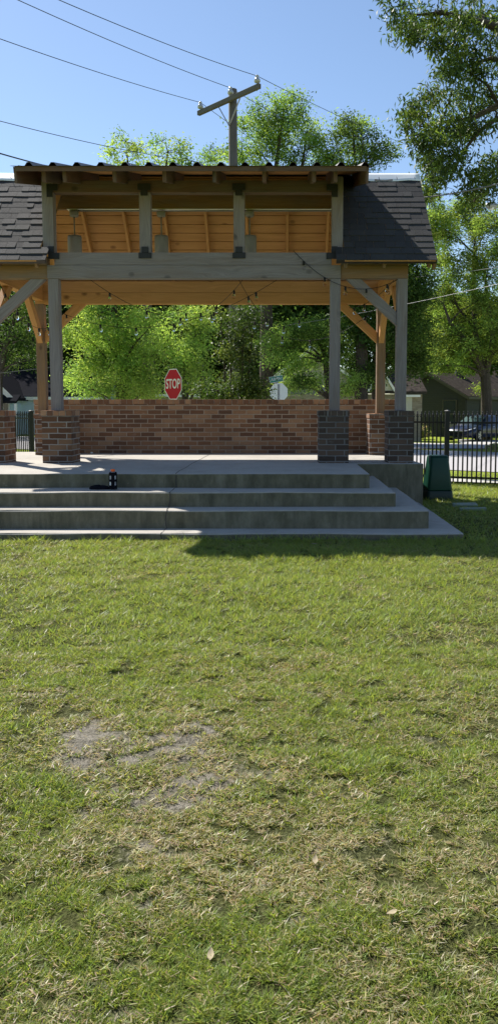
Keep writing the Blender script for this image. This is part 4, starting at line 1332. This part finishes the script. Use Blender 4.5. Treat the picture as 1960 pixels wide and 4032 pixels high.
tree('tall_tree', 'large bright green treetop behind and right of the utility pole', (b_.x, 31, 0), [((b_.x, 31, -.3), .34), ((b_.x, 31, 4), .27), ((b_.x, 31, 7), .18)],
     px(31, [(1075, 400, 48, 30), (1150, 405, 55, 30), (1020, 450, 40, 36), (1100, 470, 60, 40), (1190, 460, 60, 45), (1230, 520, 45, 45), (960, 510, 45, 40), (1030, 540, 60, 40), (1120, 560, 70, 45), (1210, 590, 60, 40), (870, 600, 50, 34), (950, 600, 60, 40), (1040, 620, 70, 34), (1150, 640, 80, 30), (840, 630, 40, 20), (1250, 640, 40, 24), (1275, 575, 40, 44), (1310, 630, 50, 34), (1140, 520, 60, 40), (1040, 490, 44, 40), (1050, 760, 200, 80), (1100, 920, 200, 90), (1000, 1060, 200, 60)], 2),
     .115, GLOW[:3] + MID[:1], nl=135, twr=.44, seed=6, dens=1.35, limbs=[([(b_.x, 31, 6.5), at(1080, 700, 31), at(1110, 480, 31), at(1120, 400, 31)], [.15, .09, .05, .02]), ([(b_.x, 31, 6.5), at(960, 750, 31), at(950, 560, 31)], [.12, .07, .02]), ([(b_.x, 31, 6.5), at(1180, 700, 31), at(1210, 520, 31)], [.12, .07, .02])], twig_r=.012)
b_ = at(1420, 1700, 30)
tree('tall_tree', 'rounded green treetop above the right end of the metal roof', (b_.x, 30, 0), [((b_.x, 30, -.3), .3), ((b_.x, 30, 4), .22), ((b_.x, 30, 7), .13)],
     px(30, [(1370, 480, 42, 30), (1420, 490, 40, 34), (1350, 540, 48, 40), (1430, 545, 50, 40), (1480, 580, 44, 34), (1370, 600, 60, 34), (1455, 620, 60, 30), (1520, 610, 34, 20), (1330, 630, 50, 24), (1400, 660, 80, 26), (1400, 800, 140, 90), (1400, 960, 150, 90)], 1.6),
     .115, GLOW[:2] + MID, nl=150, twr=.44, seed=8, dens=1.4, limbs=[([(b_.x, 30, 6.5), at(1400, 700, 30), at(1390, 520, 30)], [.12, .07, .03])], twig_r=.012)
# multi-stemmed shrub just behind the wall
b_ = at(930, 1700, 17.2)
stems = []
for u1, u2, v2 in ((880, 865, 1230), (915, 900, 1290), (945, 965, 1215), (965, 1000, 1250), (990, 1060, 1430), (860, 800, 1480)):
    p0 = V((b_.x + (u1 - 930) * .0011, 17.2 + (u1 % 7 - 3) * .05, -.1)); p2 = at(u2, v2, 17.2)
    stems.append(([p0, p0.lerp(p2, .35) + V(((u1 - 930) * .0016, 0, .1)), p0.lerp(p2, .7), p2], [.032, .026, .018, .008]))
tree('multi_stemmed_shrub', 'tall dark multi-stemmed shrub with small glossy leaves right behind the wall', (b_.x, 17.2, 0), [], 
     px(17.2, [(960, 1225, 40, 30), (1000, 1232, 30, 24), (905, 1280, 34, 40), (965, 1300, 42, 44), (940, 1370, 36, 44), (975, 1380, 28, 36), (910, 1410, 28, 36), (955, 1440, 36, 36), (920, 1490, 34, 32), (980, 1490, 30, 32), (945, 1530, 40, 26), (850, 1540, 30, 20), (800, 1545, 22, 16), (1015, 1536, 22, 18), (900, 1562, 60, 16), (1000, 1565, 50, 14)], .9),
     .066, MYRT, cat='shrub', mat='glossy_leaf', nl=120, twr=.30, seed=9, limbs=stems, limb_r=.014, dens=2.3, twig_r=.004, wr=.5)
# feathery tree right of it, with a dark mass of trees behind
b_ = at(1290, 1700, 30.5)
tree('feathery_tree', 'bright feathery-leaved tree drooping over the green street name sign', (b_.x, 30.5, 0), [((b_.x, 30.5, -.3), .19), ((b_.x + .05, 30.5, 1.7), .15), ((b_.x - .1, 30.5, 3.2), .11), ((b_.x - .5, 30.5, 4.9), .06)],
     px(30, [(1130, 1310, 60, 32), (1210, 1290, 60, 36), (1260, 1330, 50, 40), (1090, 1360, 50, 34), (1170, 1370, 60, 34), (1250, 1400, 50, 36), (1110, 1420, 50, 24), (1190, 1440, 40, 20), (1130, 1475, 28, 26), (1185, 1500, 46, 14), (1240, 1505, 34, 14), (1130, 1520, 24, 20), (1320, 1330, 50, 50), (1340, 1420, 40, 50), (1385, 1500, 30, 40)], 1.4),
     .115, GLOW[:3] + MID[:1], nl=300, twr=.5, seed=12, dens=1.3, droop=.55, wr=.3)
b_ = at(1480, 1700, 31)
tree('shade_tree', 'dark green shade tree between the two right posts', (b_.x, 31, 0), [((b_.x, 31, -.3), .24), ((b_.x, 31, 2.4), .2), ((b_.x, 31, 5), .13)],
     px(31, [(1380, 1230, 60, 50), (1450, 1210, 60, 50), (1390, 1320, 70, 60), (1450, 1310, 60, 60), (1400, 1410, 60, 50), (1560, 1210, 60, 70), (1590, 1300, 60, 70), (1560, 1390, 60, 60), (1600, 1440, 50, 50), (1640, 1200, 50, 60), (1640, 1120, 60, 60), (1440, 1470, 44, 44), (1410, 1530, 30, 30), (1660, 1300, 40, 60), (1500, 1120, 120, 60), (1620, 1050, 60, 50), (1640, 1390, 40, 50)], 2.5),
     .14, MID + DARK, nl=260, twr=.6, seed=13, dens=1.2)
# dark background trees, each with its own crown
K = [('dark_tree', 'dark tree in shade directly behind the left timber posts', 46, [(170, 1200, 70, 60), (230, 1240, 80, 70), (160, 1330, 60, 70), (250, 1330, 70, 70), (200, 1430, 80, 60), (270, 1450, 60, 60), (220, 1110, 120, 60)], DARK),
     ('dark_tree', 'dark tree in deep shade behind the top of the bright left tree', 52, [(420, 1180, 110, 60), (560, 1180, 110, 60), (640, 1240, 110, 80), (520, 1280, 130, 80), (400, 1380, 130, 80), (640, 1400, 130, 80), (500, 1500, 150, 60), (720, 1500, 100, 60), (330, 1260, 100, 80)], DARK),
     ('dark_tree', 'dark tree behind the utility pole and the multi-stemmed shrub', 50, [(800, 1190, 110, 60), (900, 1210, 120, 60), (1000, 1250, 110, 70), (820, 1340, 120, 80), (960, 1380, 120, 80), (880, 1480, 130, 60), (1020, 1480, 90, 70)], DARK),
     ('dark_tree', 'dark green tree behind the feathery tree, right of the shrub', 47, [(1080, 1200, 90, 60), (1180, 1190, 100, 60), (1290, 1200, 90, 70), (1130, 1290, 110, 70), (1250, 1310, 100, 70), (1080, 1400, 90, 60), (1200, 1420, 90, 50), (1060, 1480, 60, 50)], DARK),
     ('dark_tree', 'mid-green tree closing the view behind the dark green house', 66, [(1600, 1280, 110, 90), (1720, 1240, 110, 90), (1840, 1270, 110, 90), (1950, 1290, 110, 90), (1640, 1400, 110, 60), (1760, 1400, 120, 60), (1900, 1410, 110, 50), (2040, 1350, 110, 90)], MID)]
for i, (nm, lab, y, cl, pal) in enumerate(K):
    uu = sum(c[0] for c in cl) / len(cl); b_ = at(uu, 1700, y); gz_ = ground_z(b_.x, y)
    tree(nm, lab, (b_.x, y, gz_), [((b_.x, y, gz_ - .3), .36), ((b_.x, y, 3), .3), ((b_.x, y, 6), .2), ((b_.x, y, 8), .1)], px(y, cl, 5), .38, pal, nl=90, twr=1.2, seed=20 + i, dens=.85, limb_r=.1, shell=.2)
# left edge: dark leafy tree with sky between its branches
b_ = at(-10, 1700, 38)
tree('roadside_tree', 'dark-leaved tree at the left edge above the blue-grey house', (b_.x, 38, -.4), [((b_.x, 38, -.8), .26), (at(-5, 1480, 38), .2), (at(25, 1360, 38), .14), (at(50, 1280, 38), .09)],
     px(38, [(110, 1170, 50, 50), (150, 1240, 50, 60), (90, 1260, 50, 46), (60, 1330, 60, 40), (130, 1340, 50, 60), (30, 1400, 60, 46), (110, 1420, 60, 46), (10, 1300, 40, 40), (150, 1400, 40, 30), (-60, 1200, 80, 60), (-80, 1350, 80, 80), (130, 1090, 60, 50)], 2),
     .15, MID[1:] + DARK, nl=55, twr=.55, seed=31, dens=1.0)
b_ = V((-18.6, 50.0, 0))
tree('shade_tree', 'broad dark shade tree rising behind the blue-grey house at the left edge', (b_.x, b_.y, -.5), [((b_.x, b_.y, -.8), .4), ((b_.x, b_.y, 3), .32), ((b_.x, b_.y, 6), .22)],
     [(V((b_.x + dx, b_.y + dy, z)), (1.9, 1.9, 1.3), 70) for dx, dy, z in ((-2.5, 0, 6), (0, 1, 5.6), (2.4, 0, 6.2), (4.6, .5, 6.0), (6.6, 0, 6.4), (-1, -1, 8), (1.5, 0, 8.6), (3.6, 1, 8.2), (5.6, 1, 8.4), (.5, 0, 10), (3, .5, 10.2), (7.5, 1, 8))],
     .34, DARK, nl=70, twr=.9, seed=61, limb_r=.1, shell=.3)
# light-green tree by the dark house
tb = at(1912, 1700, 47)
H = lambda u, v, dy=0: at(u, v, 47 + dy)
tree('spreading_tree', 'light yellow-green tree with a forked dark trunk beside the dark green house', (tb.x, 47, -.5), [((tb.x, 47, -.9), .40), (H(1916, 1640), .34), (H(1912, 1540), .31), (H(1908, 1470), .29)],
     px(47, [(1690, 880, 40, 44), (1740, 860, 50, 50), (1800, 840, 50, 44), (1700, 960, 50, 50), (1770, 940, 56, 50), (1840, 900, 56, 50), (1900, 900, 50, 50), (1950, 860, 50, 50), (1720, 1040, 56, 40), (1800, 1030, 56, 44), (1870, 1010, 50, 50), (1940, 980, 50, 60), (1750, 1110, 56, 40), (1840, 1100, 50, 44), (1920, 1090, 56, 50), (1700, 1170, 50, 40), (1780, 1190, 60, 44), (1870, 1190, 56, 50), (1950, 1180, 50, 50), (1720, 1260, 56, 44), (1800, 1290, 60, 40), (1890, 1290, 56, 44), (1960, 1280, 50, 50), (1700, 1340, 56, 40), (1770, 1370, 60, 44), (1850, 1380, 50, 40), (1950, 1380, 50, 50), (1690, 1410, 50, 34), (1760, 1440, 56, 28), (1840, 1450, 40, 24), (1890, 1520, 14, 20), (2040, 950, 80, 80), (2060, 1120, 80, 90), (2050, 1300, 80, 90), (1690, 800, 30, 40), (1850, 800, 60, 40)], 4),
     .155, YEL + GLOW[:2], nl=140, twr=.55, seed=33, dens=.9, limb_r=.07, twig_r=.02,
     limbs=[([H(1902, 1475), H(1860, 1390, -.5), H(1815, 1320, -.8), H(1770, 1270, -1), H(1745, 1200, -1)], [.26, .19, .14, .10, .05]),
            ([H(1860, 1390, -.5), H(1800, 1330, 1), H(1720, 1300, 1)], [.13, .08, .04]),
            ([H(1905, 1470), H(1868, 1300, .3), H(1862, 1130, .3), H(1865, 1000, .3), H(1870, 900, .3)], [.22, .15, .12, .08, .04]),
            ([H(1910, 1465), H(1940, 1330, -.2), H(1915, 1180, -.4), H(1905, 1050, -.4)], [.24, .18, .12, .06]),
            ([H(1940, 1330, -.2), H(1990, 1230, 0), H(2040, 1100, 0)], [.16, .11, .05]),
            ([H(1868, 1300, .3), H(1800, 1210, .6), H(1760, 1100, .6)], [.09, .06, .03])])
# oak overhanging from the right
oy = 13.6
O = lambda u, v, dy=0: at(u, v, oy + dy)
tree('oak_tree', 'large dark oak whose drooping branches hang in from the upper right', (7.4, 14.6, 0), [((7.4, 14.6, -.2), .36), ((7.4, 14.6, 2.5), .30), ((7.3, 14.5, 5), .26), ((7.2, 14.4, 8), .2), ((7.1, 14.3, 10.5), .12)],
     px(oy, [(1580, 40, 50, 50), (1560, 100, 40, 34), (1640, 60, 50, 60), (1620, 120, 36, 28), (1720, 40, 60, 50), (1720, 100, 40, 34), (1810, 40, 60, 60), (1800, 120, 60, 44), (1890, 60, 60, 60), (1890, 150, 60, 50), (1950, 110, 50, 80), (1790, 190, 44, 40), (1860, 230, 60, 44), (1760, 250, 40, 34), (1790, 300, 44, 36), (1850, 290, 50, 30), (1930, 250, 40, 60), (1710, 170, 22, 16),
              (1700, 380, 40, 34), (1640, 430, 44, 34), (1600, 480, 36, 34), (1690, 460, 56, 44), (1770, 400, 56, 40), (1840, 390, 50, 40), (1900, 370, 50, 40), (1770, 470, 56, 44), (1850, 460, 50, 40), (1940, 430, 50, 44), (1680, 530, 46, 34), (1740, 540, 50, 34), (1820, 520, 40, 30), (1650, 570, 30, 36), (1700, 610, 34, 34), (1760, 600, 44, 30), (1800, 640, 30, 30), (1690, 665, 22, 20), (1740, 660, 28, 22), (1900, 510, 44, 22), (1700, 720, 14, 18),
              (1850, 710, 26, 30), (1915, 670, 30, 34), (1950, 620, 24, 30), (1840, 770, 24, 34), (1900, 760, 30, 30), (1950, 730, 30, 40), (1670, 760, 14, 18), (2040, 60, 90, 110), (2050, 250, 90, 110), (2060, 450, 90, 110), (2050, 700, 80, 100)], 1.2),
     .115, OAK, mat='glossy_leaf', nl=66, twr=.22, seed=41, dens=1.55, droop=1.1, wr=.26, limb_r=.035, twig_r=.006, flat=.2,
     limbs=[([(7.2, 14.4, 7.5), O(2080, 150), O(1900, 90), O(1740, 50), O(1620, 60)], [.13, .09, .06, .035, .015]),
            ([(7.3, 14.5, 5.6), O(2100, 440), O(1960, 415), O(1850, 470), O(1740, 480), O(1650, 500)], [.13, .085, .06, .042, .025, .012]),
            ([(7.3, 14.5, 5.3), O(2080, 500), O(1950, 470), O(1880, 520), O(1820, 600), O(1790, 650)], [.10, .06, .045, .035, .022, .010]),
            ([(7.3, 14.5, 4.2), O(2080, 720), O(1960, 690), O(1900, 740), O(1860, 800)], [.10, .05, .035, .02, .01]),
            ([(7.2, 14.4, 7), O(2060, 260), O(1930, 230), O(1830, 260)], [.10, .06, .035, .015])])
# shrubs on the ground across the street
q = at(1660, 1690, 47)
tree('flowering_bush', 'rounded bush with pale blossom beside the dark green house', (q.x, 47, -.5), [], px(47, [(1655, 1690, 26, 30), (1640, 1700, 20, 24), (1672, 1700, 18, 20)], .6), .13, [(.10, .12, .04), (.3, .25, .17), (.12, .15, .05), (.05, .08, .02)], cat='bush', nl=60, twr=.35, seed=51, dens=2, limb_r=.02)
q = at(1940, 1765, 24.5)
tree('low_weeds_bush', 'low pale leafy clump on the grass wedge at the right edge', (q.x, 24.5, 0), [], px(24.5, [(1945, 1757, 10, 4), (1930, 1762, 8, 4), (1962, 1760, 10, 5)], .3), .08, [(.25, .32, .12), (.34, .38, .2)], cat='weeds', nl=24, twr=.10, seed=52, dens=4, limb_r=.01)

# ------------------------------------------------------------------ the lawn
BARE = [(350, 2890, .12, .14, 1.0), (380, 3010, .1, .1, 1.1), (690, 2920, .1, .12, 1.1), (700, 3130, .16, .07, 1.2), (420, 3170, .1, .08, 1.1), (900, 3080, .12, .06, .8), (590, 3320, .1, .06, .9), (560, 2960, 0.238, 0.08, 0.72), (420, 2900, 0.154, 0.128, 0.648), (700, 3000, 0.21, 0.08, 0.576), (330, 2990, 0.14, 0.112, 0.504), (760, 2880, 0.144, 0.108, 0.63), (640, 3090, 0.21, 0.056, 0.648), (1480, 2830, 0.196, 0.112, 0.432), (1870, 2690, 0.21, 0.096, 0.432), (1290, 3320, 0.245, 0.056, 0.54), (1100, 3050, 0.28, 0.08, 0.324), (980, 2550, 0.175, 0.064, 0.36), (400, 2590, 0.21, 0.072, 0.36), (260, 2760, 0.21, 0.096, 0.324),
        (1230, 3400, 0.126, 0.045, 0.72), (1180, 3640, 0.063, 0.027, 1.08), (640, 3540, 0.09, 0.027, 0.9), (400, 3820, 0.108, 0.045, 0.72), (420, 3990, 0.14, 0.048, 0.648), (1750, 2900, 0.21, 0.08, 0.36), (1600, 2760, 0.21, 0.08, 0.288), (900, 2490, 0.21, 0.048, 0.288), (560, 2450, 0.21, 0.048, 0.288), (1240, 2310, 0.35, 0.08, 0.216), (1900, 3400, 0.14, 0.064, 0.36), (1500, 3900, 0.175, 0.064, 0.288), (700, 3600, 0.21, 0.048, 0.288), (1700, 3180, 0.21, 0.08, 0.288)]
LUSH = [(700, 2420, .9, .6, .6), (250, 2480, .8, .5, .5), (1010, 2440, .6, .4, .4), (1480, 2190, .8, .3, .3), (60, 3500, .16, .25, .8), (760, 3800, .14, .12, .7), (1420, 2980, .2, .08, .8), (1510, 3180, .2, .06, .9), (1180, 2930, .2, .1, .6), (110, 3180, .25, .2, .6), (1700, 3950, .2, .12, .5), (1100, 2000, 1, 1, .3), (620, 3900, .2, .12, .5), (1850, 3050, .25, .12, .4), (200, 3080, .15, .06, .6)]


def blobs(lst, X, Y):
    out = np.zeros_like(X)
    for u, v, rx, ry, k in lst:
        kk = (PY - v) / FPX; y = -(CAM_H) * (CT + kk * ST) / (kk * CT - ST)
        z = -CAM_H; zc = y * CT - z * ST; x = (u - PX) * zc / FPX
        out += k * np.exp(-((X - x) / rx) ** 2 - ((Y - y) / (ry * 1.6)) ** 2)
    return out * (.45 + 1.1 * vnoise(X, Y, 8, 31, 7))


def make_blades(n, y0, y1, width, length, seed, side=.45, tri=False, xmin=None, xmax=None, lush=0.0, keep=None, tall=1.0):
    r = np.random.default_rng(seed)
    Y = np.sqrt(r.uniform(y0 ** 2, y1 ** 2, n))
    if xmin is None: X = r.uniform(-.372, .288, n) * Y + r.uniform(-side, side, n)
    else: X = r.uniform(xmin, xmax, n)
    if keep is not None:
        k = keep(X, Y); X, Y = X[k], Y[k]
    bare = np.clip(blobs(BARE, X, Y), 0, 1.2); lsh = blobs(LUSH, X, Y) + lush
    f = vnoise(X, Y, 1.7, 3, 9) * .22 + vnoise(X, Y, 5.2, 7, 1) * .30 + vnoise(X, Y, 12, 1, 4) * .28 + vnoise(X, Y, 30, 4, 4) * .20
    vig = np.clip((f - .5) * 2.3 + .56 + lsh * .45 - bare * .4 + np.clip((Y - 3.5) / 5, 0, .35), .02, 1.15)
    k = r.uniform(0, 1, len(X)) < np.clip(.55 + vig * .8, .06, 1) * np.clip(1.02 - bare * .28, .5, 1)
    k &= (vnoise(X, Y, 18, 5, 5) * .7 + .5 * vnoise(X, Y, 45, 2, 2)) > (.45 + .32 * np.clip(.5 - vig, 0, .5))
    X, Y, vig = X[k], Y[k], vig[k]
    n = len(X)
    dead = r.uniform(0, 1, n) < np.clip(.52 - vig * .42, .10, .55)
    L = length * r.uniform(.5, 1.35, n) * np.where(dead, .85, .7 + .55 * np.clip(vig, 0, 1.1)) * tall
    az = r.uniform(0, 2 * np.pi, n)
    lean = np.where(dead, r.uniform(.9, 1.5, n), np.abs(r.normal(.85, .35, n)).clip(0, 1.45))
    d = np.stack([np.sin(lean) * np.cos(az), np.sin(lean) * np.sin(az), np.cos(lean)], 1)
    bend = np.stack([np.cos(az), np.sin(az), -np.ones(n) * .2], 1) * (L * r.uniform(.1, .5, n))[:, None]
    fa_ = r.uniform(0, 2 * np.pi, n)
    s = np.stack([np.cos(fa_), np.sin(fa_), np.zeros(n)], 1) * (width * r.uniform(.6, 1.3, n) * .5)[:, None]
    Z = lump(X, Y) - .002 + np.where(dead, r.uniform(.001, .014, n), 0.0)
    P = np.stack([X, Y, Z], 1)
    mid = P + d * (L * .55)[:, None] + bend * .25
    tip = P + d * L[:, None] + bend
    tip[:, 2] = np.maximum(tip[:, 2], Z + .003)
    g = np.stack([.14 + .07 * r.uniform(0, 1, n), .18 + .065 * r.uniform(0, 1, n), .042 + .028 * r.uniform(0, 1, n)], 1) * r.uniform(.7, 1.75, (n, 1))
    lushc = np.stack([.135 + .06 * r.uniform(0, 1, n), .185 + .06 * r.uniform(0, 1, n), .038 + .02 * r.uniform(0, 1, n)], 1) * r.uniform(.9, 1.75, (n, 1))
    w = np.clip(vig - .35, 0, .65)[:, None] / .65
    g = g * (1 - w * .7) + lushc * w * .7
    st = np.stack([.31 + .12 * r.uniform(0, 1, n), .275 + .10 * r.uniform(0, 1, n), .145 + .08 * r.uniform(0, 1, n)], 1) * r.uniform(.6, 1.45, (n, 1))
    col = np.where(dead[:, None], st, g)
    if tri:
        v = np.stack([P - s, P + s, tip], 1).reshape(-1, 3)
        return v, np.arange(n * 3), np.full(n, 3), col
    v = np.stack([P - s, P + s, mid + s * .8, mid - s * .8, tip], 1).reshape(-1, 3)
    b = np.arange(n) * 5
    loops = np.stack([b, b + 1, b + 2, b + 3, b + 3, b + 2, b + 4], 1).ravel()
    return v, loops, np.tile([4, 3], n), np.repeat(col, 2, axis=0)


def off_stage(X, Y): return ~((X < 1.93) & (Y > 8.0)) & ~((X < 1.99) & (Y > 10.7))


sets = [make_blades(250000, 1.25, 2.6, .0035, .022, 1), make_blades(280000, 2.6, 4.4, .0043, .028, 2), make_blades(260000, 4.4, 8.05, .0062, .040, 3, side=.8, keep=off_stage, tri=True),
        make_blades(60000, 7.6, 14.0, .010, .055, 4, tri=True, xmin=1.85, xmax=6.0, lush=.25, keep=off_stage),
        make_blades(360000, .5, 8.05, .0105, .046, 7, tri=True, xmin=-4.8, xmax=5.0, keep=lambda X, Y: off_stage(X, Y) & ((X < -.372 * Y - .3) | (X > .288 * Y + .3) | (Y < 1.3))),
        make_blades(9000, 7.84, 8.03, .006, .075, 5, xmin=-4.6, xmax=2.1, lush=1.2, keep=lambda X, Y: off_stage(X, Y) & (vnoise(X, Y, 3.1, 2, 8) > .36)),
        make_blades(7000, 13.2, 16.2, .014, .075, 6, tri=True, xmin=2.3, xmax=7, lush=.5)]
vo, lo_, so_, co_, base = [], [], [], [], 0
for v, l, s_, c in sets:
    vo.append(v); lo_.append(l + base); so_.append(s_); co_.append(c); base += len(v)
gr = fast_mesh('grass', np.concatenate(vo), np.concatenate(lo_), np.concatenate(so_), M['blade'], np.concatenate(co_))
tag(gr, 'short mown lawn, green with straw-coloured and bare patches', 'grass', kind='stuff')

co_g = np.empty(len(ground.data.vertices) * 3, np.float32); ground.data.vertices.foreach_get('co', co_g); co_g = co_g.reshape(-1, 3)
ba = ground.data.attributes.new('Bare', 'FLOAT', 'POINT')
ba.data.foreach_set('value', np.clip(blobs(BARE, co_g[:, 0], np.maximum(co_g[:, 1], .3)), 0, 1).astype(np.float32))

# a few dead leaves lying on the lawn
r = random.Random(8)
LV = [(420, 2975, 'long pale dead leaf on the muddy patch at the left of the lawn', .055), (1240, 3405, 'curled pale dead leaf in the bare patch right of the lawn centre', .04), (1540, 3640, 'narrow bleached leaf standing out in the lower right grass', .045),
      (1235, 2150, 'small pale leaf on the grass just below the steps', .07), (210, 2150, 'whitish scrap of leaf near the left end of the bottom step', .08), (830, 3780, 'dull leaf lying low in the grass near the bottom centre', .04)]
for i, (u, v, lab, sz) in enumerate(LV):
    kk = (PY - v) / FPX; y = -CAM_H * (CT + kk * ST) / (kk * CT - ST); x = (u - PX) * (y * CT + CAM_H * ST) / FPX
    m = MB(); n = 8
    out = []
    for k in range(n + 1):
        f = k / n; wv = math.sin(math.pi * f ** .8) * .22
        out.append((f - .5, wv, .10 * (f - .5) ** 2 + .02 * math.sin(f * 9)))
    for k in range(n):
        a, b_ = out[k], out[k + 1]
        m.face([(a[0], -a[1], a[2] + .06), (b_[0], -b_[1], b_[2] + .06), (b_[0], 0, b_[2]), (a[0], 0, a[2])], None, True)
        m.face([(a[0], 0, a[2]), (b_[0], 0, b_[2]), (b_[0], b_[1], b_[2] + .06), (a[0], a[1], a[2] + .06)], None, True)
    m.v = [(p[0] * sz, p[1] * sz, p[2] * sz) for p in m.v]
    o = m.build('fallen_leaf', M['dry_leaf']); o.location = (x, y, .022 + float(lump(x, y))); o.rotation_euler = (r.uniform(-.2, .2), r.uniform(-.2, .2), r.uniform(0, 6))
    tag(o, lab, 'leaf', 'dead leaves scattered on the lawn')
# ------------------------------------------------------------------ light, sky, camera
SUN_D = V((2.62, -3.07, -4.50)).normalized()
el = math.asin(-SUN_D.z)
az = math.atan2(-SUN_D.x, -SUN_D.y)   # from +Y towards +X
sun = bpy.data.lights.new('sun', 'SUN'); sun.energy = 5.0; sun.angle = math.radians(.53); sun.color = (1.0, .95, .87)
so = bpy.data.objects.new('sun', sun); COL.objects.link(so)
so.rotation_euler = SUN_D.to_track_quat('-Z', 'Y').to_euler()
w = bpy.data.worlds.new('World'); S.world = w; w.use_nodes = True
nt = w.node_tree; nt.nodes.clear()
sky = nt.nodes.new('ShaderNodeTexSky'); sky.sky_type = 'NISHITA'; sky.sun_disc = False
sky.sun_elevation = el; sky.sun_rotation = az
sky.altitude = 100; sky.air_density = 1.0; sky.dust_density = .25; sky.ozone_density = 2.2
bg = nt.nodes.new('ShaderNodeBackground'); bg.inputs[1].default_value = .084
wo = nt.nodes.new('ShaderNodeOutputWorld')
nt.links.new(sky.outputs[0], bg.inputs[0]); nt.links.new(bg.outputs[0], wo.inputs[0])

cam = bpy.data.cameras.new('camera'); co = bpy.data.objects.new('camera', cam); COL.objects.link(co)
cam.sensor_fit = 'VERTICAL'; cam.sensor_height = 36; cam.sensor_width = 36
cam.lens = FPX / 4032 * 36
cam.shift_x = -(PX - 980) / 4032; cam.shift_y = -(2016 - PY) / 4032
cam.clip_start = .05; cam.clip_end = 2000
co.location = (0, 0, CAM_H); co.rotation_euler = (math.pi / 2 - TH, 0, 0)
S.camera = co
S.view_settings.view_transform = 'Standard'; S.view_settings.look = 'None'
S.view_settings.exposure = 0.9; S.view_settings.gamma = 1.0
S.render.engine = 'CYCLES'
S.cycles.max_bounces = 8; S.cycles.diffuse_bounces = 4; S.cycles.transmission_bounces = 6; S.cycles.transparent_max_bounces = 8
S.cycles.use_denoising = True
